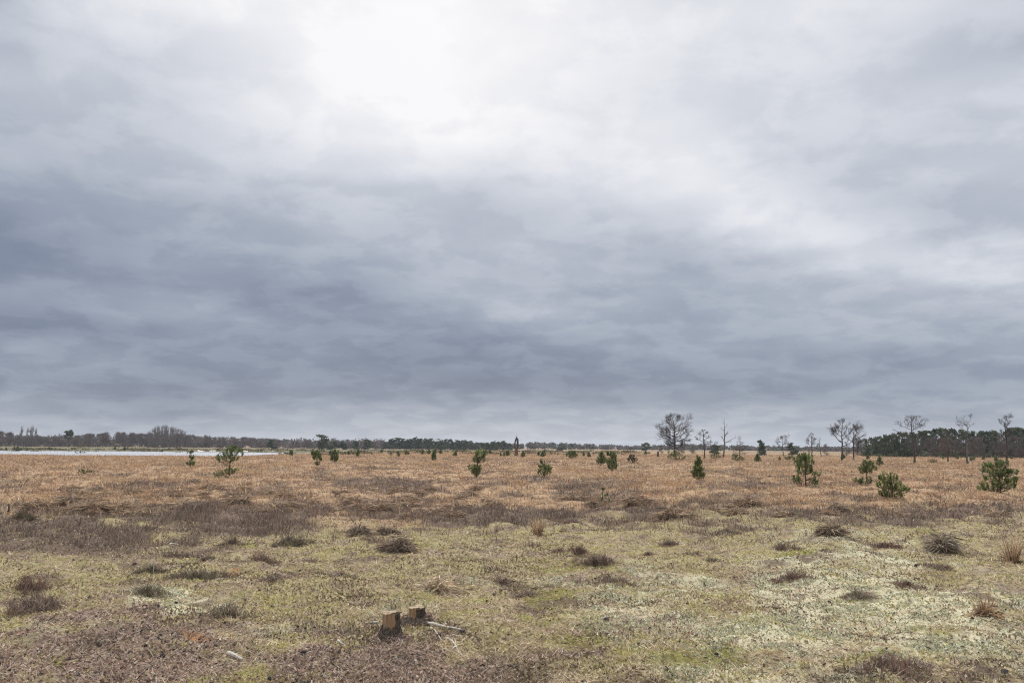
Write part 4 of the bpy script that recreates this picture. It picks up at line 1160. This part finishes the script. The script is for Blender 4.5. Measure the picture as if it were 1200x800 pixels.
def stick(px0, py0, px1, py1, rad, label, name='fallen_stick', mat=None, lift=.003, bow=.02, sides=7, fork=None, cat='stick'):
    a = spot(px0, py0); b = spot(px1, py1)
    P0 = np.array(a); P1 = np.array(b)
    n = 9
    pts = np.array([P0 + (P1 - P0) * t for t in np.linspace(0, 1, n)])
    L = np.linalg.norm(P1 - P0)
    side = np.cross(P1 - P0, [0, 0, 1]); side /= max(np.linalg.norm(side), 1e-6)
    for i_, t in enumerate(np.linspace(0, 1, n)):
        pts[i_] += side * bow * L * math.sin(t * math.pi * 1.6 + px0)
        pts[i_, 2] = float(ground_z(pts[i_:i_ + 1, 0], pts[i_:i_ + 1, 1])[0]) + lift + rad * .6
    pts[:, 2] = np.maximum(pts[:, 2], np.linspace(pts[0, 2], pts[-1, 2], n) - .01)
    o0 = pts[0].copy()
    tb = Tubes(); ra = rad * np.linspace(1.1, .6, n)
    tb.add(pts - o0, ra, sides, .08)
    if fork is not None:
        q = pts[5] - o0; v = (P1 - P0) / L
        e = q + (v * .7 + side * fork) * L * .35; e[2] = q[2] + .015
        tb.add([q, (q + e) / 2 + np.array([0, 0, .006]), e], [rad * .55, rad * .4, rad * .25], 5)
    # close the thick end
    o = obj(name, tb.mesh(name, mat or M_STICK)); o.location = o0
    return tag(o, label, cat)

def build_stumps():
    global MW, MC, MB
    MW, MC, MB = stump_materials()
    build_stump(456, 751, 9.4, 31, -.25, .75, .42, 'nearer cut tree stump with a bare orange wood front and bark round its base', 3, R(-2))
    build_stump(487, 731, 8.8, 15.5, -.35, 1.25, .2, 'farther cut tree stump, dark bark on its right, bare wood on its left', 5, R(1))
    stick(497, 731, 544, 738, .015, 'longest bleached stick, lying right of the farther stump', bow=.006, fork=.35)
    stick(505, 735, 520, 748, .007, 'short pale stick slanting between the stumps and the crossed twig', bow=.02)
    stick(519, 748, 545, 767, .011, 'bleached stick slanting down to the right, lowest of those by the stumps', bow=.012, fork=.4)
    stick(443, 729, 428, 731, .011, 'pale stick end showing left of the nearer stump', bow=.02)
    stick(397, 744, 405, 751, .009, 'short bleached stick well left of the nearer stump', bow=.02)
    stick(419, 750, 437, 748, .006, 'thin grey stick just left of the nearer stump', bow=.03)
    stick(523, 742, 538, 740, .014, 'thick grey curved branch end below the longest stick', bow=.05)
    stick(462, 748, 474, 765, .0025, 'thin straw stem leaning on the front of the nearer stump', bow=.02, lift=.04)
    stick(267, 770, 284, 775, .017, 'short pale log at the left, brightest piece of wood in the litter', name='short_log', bow=0, cat='log')
    stick(96, 761, 98, 766, .012, 'white wood chip near the bottom left', name='wood_chip', bow=0, cat='wood chip')
    stick(82, 789, 112, 797, .007, 'crooked pale twig at the bottom left edge', bow=.08, fork=-.5)
    stick(198, 649, 207, 646, .012, 'bleached twig on the dark heather below the left band', bow=.05, lift=.12)
    stick(246, 683, 265, 681, .010, 'grey bleached branch in the lichen by the long olive heather', bow=.06)
    stick(172, 785, 186, 800, .005, 'thin pale twig at the bottom, left of the pale log', bow=.04)
    stick(66, 701, 80, 706, .008, 'grey twig under the big dark heather at left', bow=.05)
    # tall grass stem
    x, y, z = spot(179, 676)
    tb = Tubes(); tb.add([(0, 0, -.02), (.004, 0, .1), (-.004, 0, .2), (.0, 0, .27)], [.004, .0035, .003, .002], 5)
    o = obj('tall_grass', tb.mesh('tall_grass', M_STICK)); o.location = (x, y, z); tag(o, 'tall lone straw stem standing in the mossy ground at left', 'grass')
    # dark stick at the left edge
    x, y, z = spot(9, 604)
    tb = Tubes(); tb.add([(0, 0, -.05), (.01, 0, .12), (.0, 0, .24)], [.026, .024, .02], 7, .06); 
    o = obj('broken_sapling', tb.mesh('broken_sapling', M_BARK)); o.location = (x, y, z); tag(o, 'short dark broken sapling standing upright at the left edge', 'broken sapling')

# ------------------------------------------------------------------ sky
EXPO = 0.58
SUN_AZ, SUN_EL = R(-4), R(40)
SKYX = list(range(0, 1201, 100))
SKYY = [0, 40, 80, 120, 160, 200, 230, 260, 290, 320, 345, 365, 385, 405, 425, 445, 465, 485, 505]
SKYV = [
    [182, 222, 231, 239, 244, 241, 236, 231, 222, 222, 218, 212, 204],
    [188, 202, 211, 226, 241, 242, 237, 232, 231, 220, 210, 200, 190],
    [196, 199, 203, 222, 245, 246, 240, 227, 215, 212, 204, 200, 204],
    [184, 190, 197, 226, 239, 244, 237, 224, 213, 210, 205, 208, 212],
    [183, 188, 193, 213, 232, 237, 231, 226, 227, 206, 202, 196, 195],
    [172, 180, 186, 202, 206, 218, 217, 223, 231, 214, 194, 196, 193],
    [157, 165, 171, 184, 188, 193, 200, 213, 228, 220, 192, 189, 185],
    [153, 161, 167, 175, 188, 189, 191, 189, 201, 225, 207, 192, 190],
    [145, 153, 163, 165, 177, 183, 187, 181, 178, 212, 221, 207, 203],
    [143, 147, 151, 153, 165, 173, 177, 179, 177, 176, 190, 208, 209],
    [152, 159, 163, 142, 149, 171, 178, 169, 175, 177, 178, 186, 194],
    [145, 154, 168, 156, 150, 159, 179, 177, 171, 175, 177, 177, 184],
    [140, 143, 152, 160, 145, 151, 161, 167, 167, 169, 173, 171, 173],
    [159, 147, 145, 150, 150, 143, 149, 157, 161, 165, 167, 165, 169],
    [157, 155, 147, 143, 145, 138, 140, 147, 155, 157, 153, 151, 159],
    [149, 145, 148, 148, 145, 136, 138, 143, 149, 151, 155, 155, 150],
    [150, 144, 142, 145, 150, 150, 152, 151, 155, 153, 157, 160, 168],
    [167, 156, 156, 163, 167, 169, 169, 169, 171, 171, 166, 164, 170],
    [176, 170, 170, 176, 179, 180, 181, 181, 183, 181, 179, 176, 177]]
def sky_value(az, el):
    """cloud brightness (display scale 0..1) in a direction, from the observed cloud layout"""
    d = np.array([math.sin(az) * math.cos(el), math.cos(az) * math.cos(el), math.sin(el)])
    k = max(d @ _fw, .2)
    px = 600 + F * (d @ _rt) / k; py = 400 - F * (d @ _up) / k
    px = min(max(px, 0), 1200); py = min(max(py, 0), 505)
    rows = [np.interp(px, SKYX, r) for r in SKYV]
    return float(np.interp(py, SKYY, rows)) / 255

def build_world():
    w = bpy.data.worlds.new('World'); SC.world = w; w.use_nodes = True
    nt = w.node_tree
    for n in list(nt.nodes): nt.nodes.remove(n)
    out = nt.nodes.new('ShaderNodeOutputWorld'); bg = nt.nodes.new('ShaderNodeBackground')
    nt.links.new(bg.outputs[0], out.inputs[0])
    tc = N(nt, 'ShaderNodeTexCoord')
    nv = N(nt, 'ShaderNodeVectorMath', operation='NORMALIZE'); nt.links.new(tc.outputs['Generated'], nv.inputs[0])
    sp = N(nt, 'ShaderNodeSeparateXYZ'); nt.links.new(nv.outputs[0], sp.inputs[0])
    X, Y, Z = sp.outputs
    zz = mathn(nt, 'MAXIMUM', Z, 0.0)
    den = mathn(nt, 'ADD', zz, .22)
    cp = N(nt, 'ShaderNodeCombineXYZ')
    nt.links.new(mathn(nt, 'DIVIDE', X, den), cp.inputs[0]); nt.links.new(mathn(nt, 'DIVIDE', Y, den), cp.inputs[1])
    P = cp.outputs[0]          # where the direction meets a flat cloud layer
    az = mathn(nt, 'MULTIPLY', mathn(nt, 'ARCTAN2', X, Y), 180 / math.pi)
    el = mathn(nt, 'MULTIPLY', mathn(nt, 'ARCSINE', zz), 180 / math.pi)
    amp = mathn(nt, 'MULTIPLY', el, 1 / 18, clamp=True)
    wn = noise(nt, P, 2.2, 8, .6); ws = N(nt, 'ShaderNodeSeparateColor'); nt.links.new(wn.outputs['Color'], ws.inputs[0])
    wa = mathn(nt, 'MULTIPLY', mathn(nt, 'SUBTRACT', ws.outputs[0], .5), mathn(nt, 'MULTIPLY', amp, 5.5))
    we = mathn(nt, 'MULTIPLY', mathn(nt, 'SUBTRACT', ws.outputs[1], .5), mathn(nt, 'MULTIPLY', amp, 3.6))
    azw = mathn(nt, 'ADD', az, wa); elw = mathn(nt, 'ADD', el, we)
    fac = mathn(nt, 'MULTIPLY_ADD', azw, 1 / 72, .5, clamp=True)
    ELS = sorted(math.degrees(PITCH + math.atan((400 - q) / F)) for q in SKYY)
    cur = None
    for i, e in enumerate(ELS):
        vs = [sky_value(R(-36 + 72 * k / 22), R(e)) for k in range(23)]
        stops = [(k / 22, vs[k] + .7 * (vs[k] - (vs[max(k - 1, 0)] + vs[min(k + 1, 22)]) / 2)) for k in range(23)]
        row = ramp(nt, fac, stops, 'B_SPLINE')
        if cur is None: cur = row
        else:
            mr = N(nt, 'ShaderNodeMapRange', interpolation_type='SMOOTHSTEP'); nt.links.new(elw, mr.inputs[0])
            mr.inputs[1].default_value = ELS[i - 1]; mr.inputs[2].default_value = e
            cur = mixc(nt, mr.outputs[0], cur, row)
    bw = N(nt, 'ShaderNodeSeparateColor'); nt.links.new(cur, bw.inputs[0]); V = bw.outputs[0]
    # outside the field of the layout: even bright overcast
    front = N(nt, 'ShaderNodeMapRange', interpolation_type='SMOOTHSTEP'); nt.links.new(Y, front.inputs[0]); front.inputs[1].default_value = -.2; front.inputs[2].default_value = .6
    mrz = N(nt, 'ShaderNodeMapRange', interpolation_type='SMOOTHSTEP'); nt.links.new(el, mrz.inputs[0])
    mrz.inputs[1].default_value = 0; mrz.inputs[2].default_value = 50; mrz.inputs[3].default_value = .68; mrz.inputs[4].default_value = .84
    V = mathn(nt, 'ADD', mathn(nt, 'MULTIPLY', V, front.outputs[0]), mathn(nt, 'MULTIPLY', mrz.outputs[0], mathn(nt, 'SUBTRACT', 1.0, front.outputs[0])))
    # cloud texture
    n1 = noise(nt, P, 3.0, 8, .58, .15); n2 = noise(nt, P, .8, 3, .5, .1)
    V = mathn(nt, 'ADD', V, mathn(nt, 'MULTIPLY', mathn(nt, 'SUBTRACT', n1.outputs[0], .5), .13))
    V = mathn(nt, 'ADD', V, mathn(nt, 'MULTIPLY', mathn(nt, 'SUBTRACT', n2.outputs[0], .5), .02))
    n3 = noise(nt, P, 4.2, 8, .6, .2)
    crisp = N(nt, 'ShaderNodeMapRange', interpolation_type='SMOOTHSTEP'); nt.links.new(n3.outputs[0], crisp.inputs[0])
    crisp.inputs[1].default_value = .44; crisp.inputs[2].default_value = .57; crisp.inputs[3].default_value = -.016; crisp.inputs[4].default_value = .016
    V = mathn(nt, 'ADD', V, crisp.outputs[0])
    V = mathn(nt, 'MULTIPLY_ADD', V, 1.19, -.130)
    def s2l(c): return tuple(((v / 255) / 12.92 if v / 255 < .04045 else ((v / 255 + .055) / 1.055) ** 2.4) for v in c)
    c = ramp(nt, V, [(.40, s2l((99, 107.5, 129.5))), (.52, s2l((124, 133.5, 154.5))), (.62, s2l((151.5, 161, 177.5))), (.74, s2l((185, 191, 202.5))), (.86, s2l((217, 220, 228))), (1.0, s2l((250, 249, 251)))])
    # glow of the hidden sun through the cloud, above the picture
    sd = N(nt, 'ShaderNodeVectorMath', operation='DOT_PRODUCT'); nt.links.new(nv.outputs[0], sd.inputs[0])
    sd.inputs[1].default_value = (math.sin(SUN_AZ) * math.cos(SUN_EL + R(18)), math.cos(SUN_AZ) * math.cos(SUN_EL + R(18)), math.sin(SUN_EL + R(18)))
    gl = N(nt, 'ShaderNodeMapRange', interpolation_type='SMOOTHERSTEP'); nt.links.new(sd.outputs['Value'], gl.inputs[0])
    gl.inputs[1].default_value = math.cos(R(26)); gl.inputs[2].default_value = 1; gl.inputs[4].default_value = 3.0
    ov = N(nt, 'ShaderNodeMapRange', interpolation_type='SMOOTHSTEP'); nt.links.new(el, ov.inputs[0])
    ov.inputs[1].default_value = 31; ov.inputs[2].default_value = 60; ov.inputs[4].default_value = 1.05
    gl_v = mathn(nt, 'ADD', gl.outputs[0], ov.outputs[0])
    gv = N(nt, 'ShaderNodeVectorMath', operation='SCALE'); gv.inputs[0].default_value = (1, .985, .95); nt.links.new(gl_v, gv.inputs['Scale'])
    c = mixc(nt, 1.0, c, gv.outputs[0], 'ADD')
    # thin share of clear Nishita sky behind the cloud
    sk = N(nt, 'ShaderNodeTexSky', sky_type='NISHITA'); sk.sun_disc = False; sk.sun_elevation = SUN_EL; sk.sun_rotation = SUN_AZ
    sv = N(nt, 'ShaderNodeVectorMath', operation='SCALE'); nt.links.new(sk.outputs[0], sv.inputs[0]); sv.inputs['Scale'].default_value = .08
    c = mixc(nt, .06, c, sv.outputs[0])
    nt.links.new(c, bg.inputs[0]); bg.inputs[1].default_value = 2 ** -EXPO

def build_sun():
    l = bpy.data.lights.new('sun', 'SUN'); l.energy = 1.5; l.angle = R(22); l.color = (1, .965, .91)
    o = bpy.data.objects.new('sun', l); link(o)
    d = Vector((math.sin(SUN_AZ) * math.cos(SUN_EL), math.cos(SUN_AZ) * math.cos(SUN_EL), math.sin(SUN_EL)))
    o.rotation_euler = d.to_track_quat('Z', 'Y').to_euler(); o.location = d * 50

def build_camera():
    c = bpy.data.cameras.new('camera'); c.sensor_width = 36; c.lens = 36 * F / 1200; c.clip_end = 20000; c.clip_start = .05
    o = bpy.data.objects.new('camera', c); link(o)
    m = Matrix([[_rt[0], _up[0], -_fw[0], 0], [_rt[1], _up[1], -_fw[1], 0], [_rt[2], _up[2], -_fw[2], EYE], [0, 0, 0, 1]])
    o.matrix_world = m
    SC.camera = o

HAZE = True
def build_haze():
    m = bpy.data.materials.new('haze'); m.use_nodes = True; nt = m.node_tree
    for n in list(nt.nodes): nt.nodes.remove(n)
    out = nt.nodes.new('ShaderNodeOutputMaterial'); v = nt.nodes.new('ShaderNodeVolumePrincipled')
    v.inputs['Color'].default_value = (.80, .86, .95, 1); v.inputs['Density'].default_value = .0002; v.inputs['Anisotropy'].default_value = .3
    nt.links.new(v.outputs[0], out.inputs['Volume'])
    X, z0, z1 = 2700, -3.2, 20
    V = [(-X, -X, z0), (X, -X, z0), (X, X, z0), (-X, X, z0), (-X, -X, z1), (X, -X, z1), (X, X, z1), (-X, X, z1)]
    q = [(3, 2, 1, 0), (4, 5, 6, 7), (0, 1, 5, 4), (1, 2, 6, 5), (2, 3, 7, 6), (3, 0, 4, 7)]
    o = obj('haze', new_mesh('haze', V, q, None, None, m)); o['kind'] = 'stuff'; tag(o, 'thin pale air haze over the whole heath', 'haze', kind='stuff')

SC.view_settings.view_transform = 'Standard'; SC.view_settings.look = 'None'; SC.view_settings.exposure = EXPO; SC.view_settings.gamma = 1
SC.view_settings.use_curve_mapping = False
SC.cycles.use_denoising = True; SC.cycles.denoising_prefilter = 'NONE'; SC.cycles.use_adaptive_sampling = False
SC.cycles.pixel_filter_type = 'BLACKMAN_HARRIS'; SC.cycles.filter_width = 1.15
build_world(); build_sun(); build_camera()
build_ground(); build_water()
import os
if HAZE: build_haze()
if not os.environ.get('SKYONLY'):
    import time
    for fn in (scatter_cover, scatter_straw, scatter_heather, build_clumps, build_stumps, build_young_pines, build_bare_trees, build_woods):
        t0 = time.time(); fn(); print('TIMER', fn.__name__, round(time.time() - t0, 1))
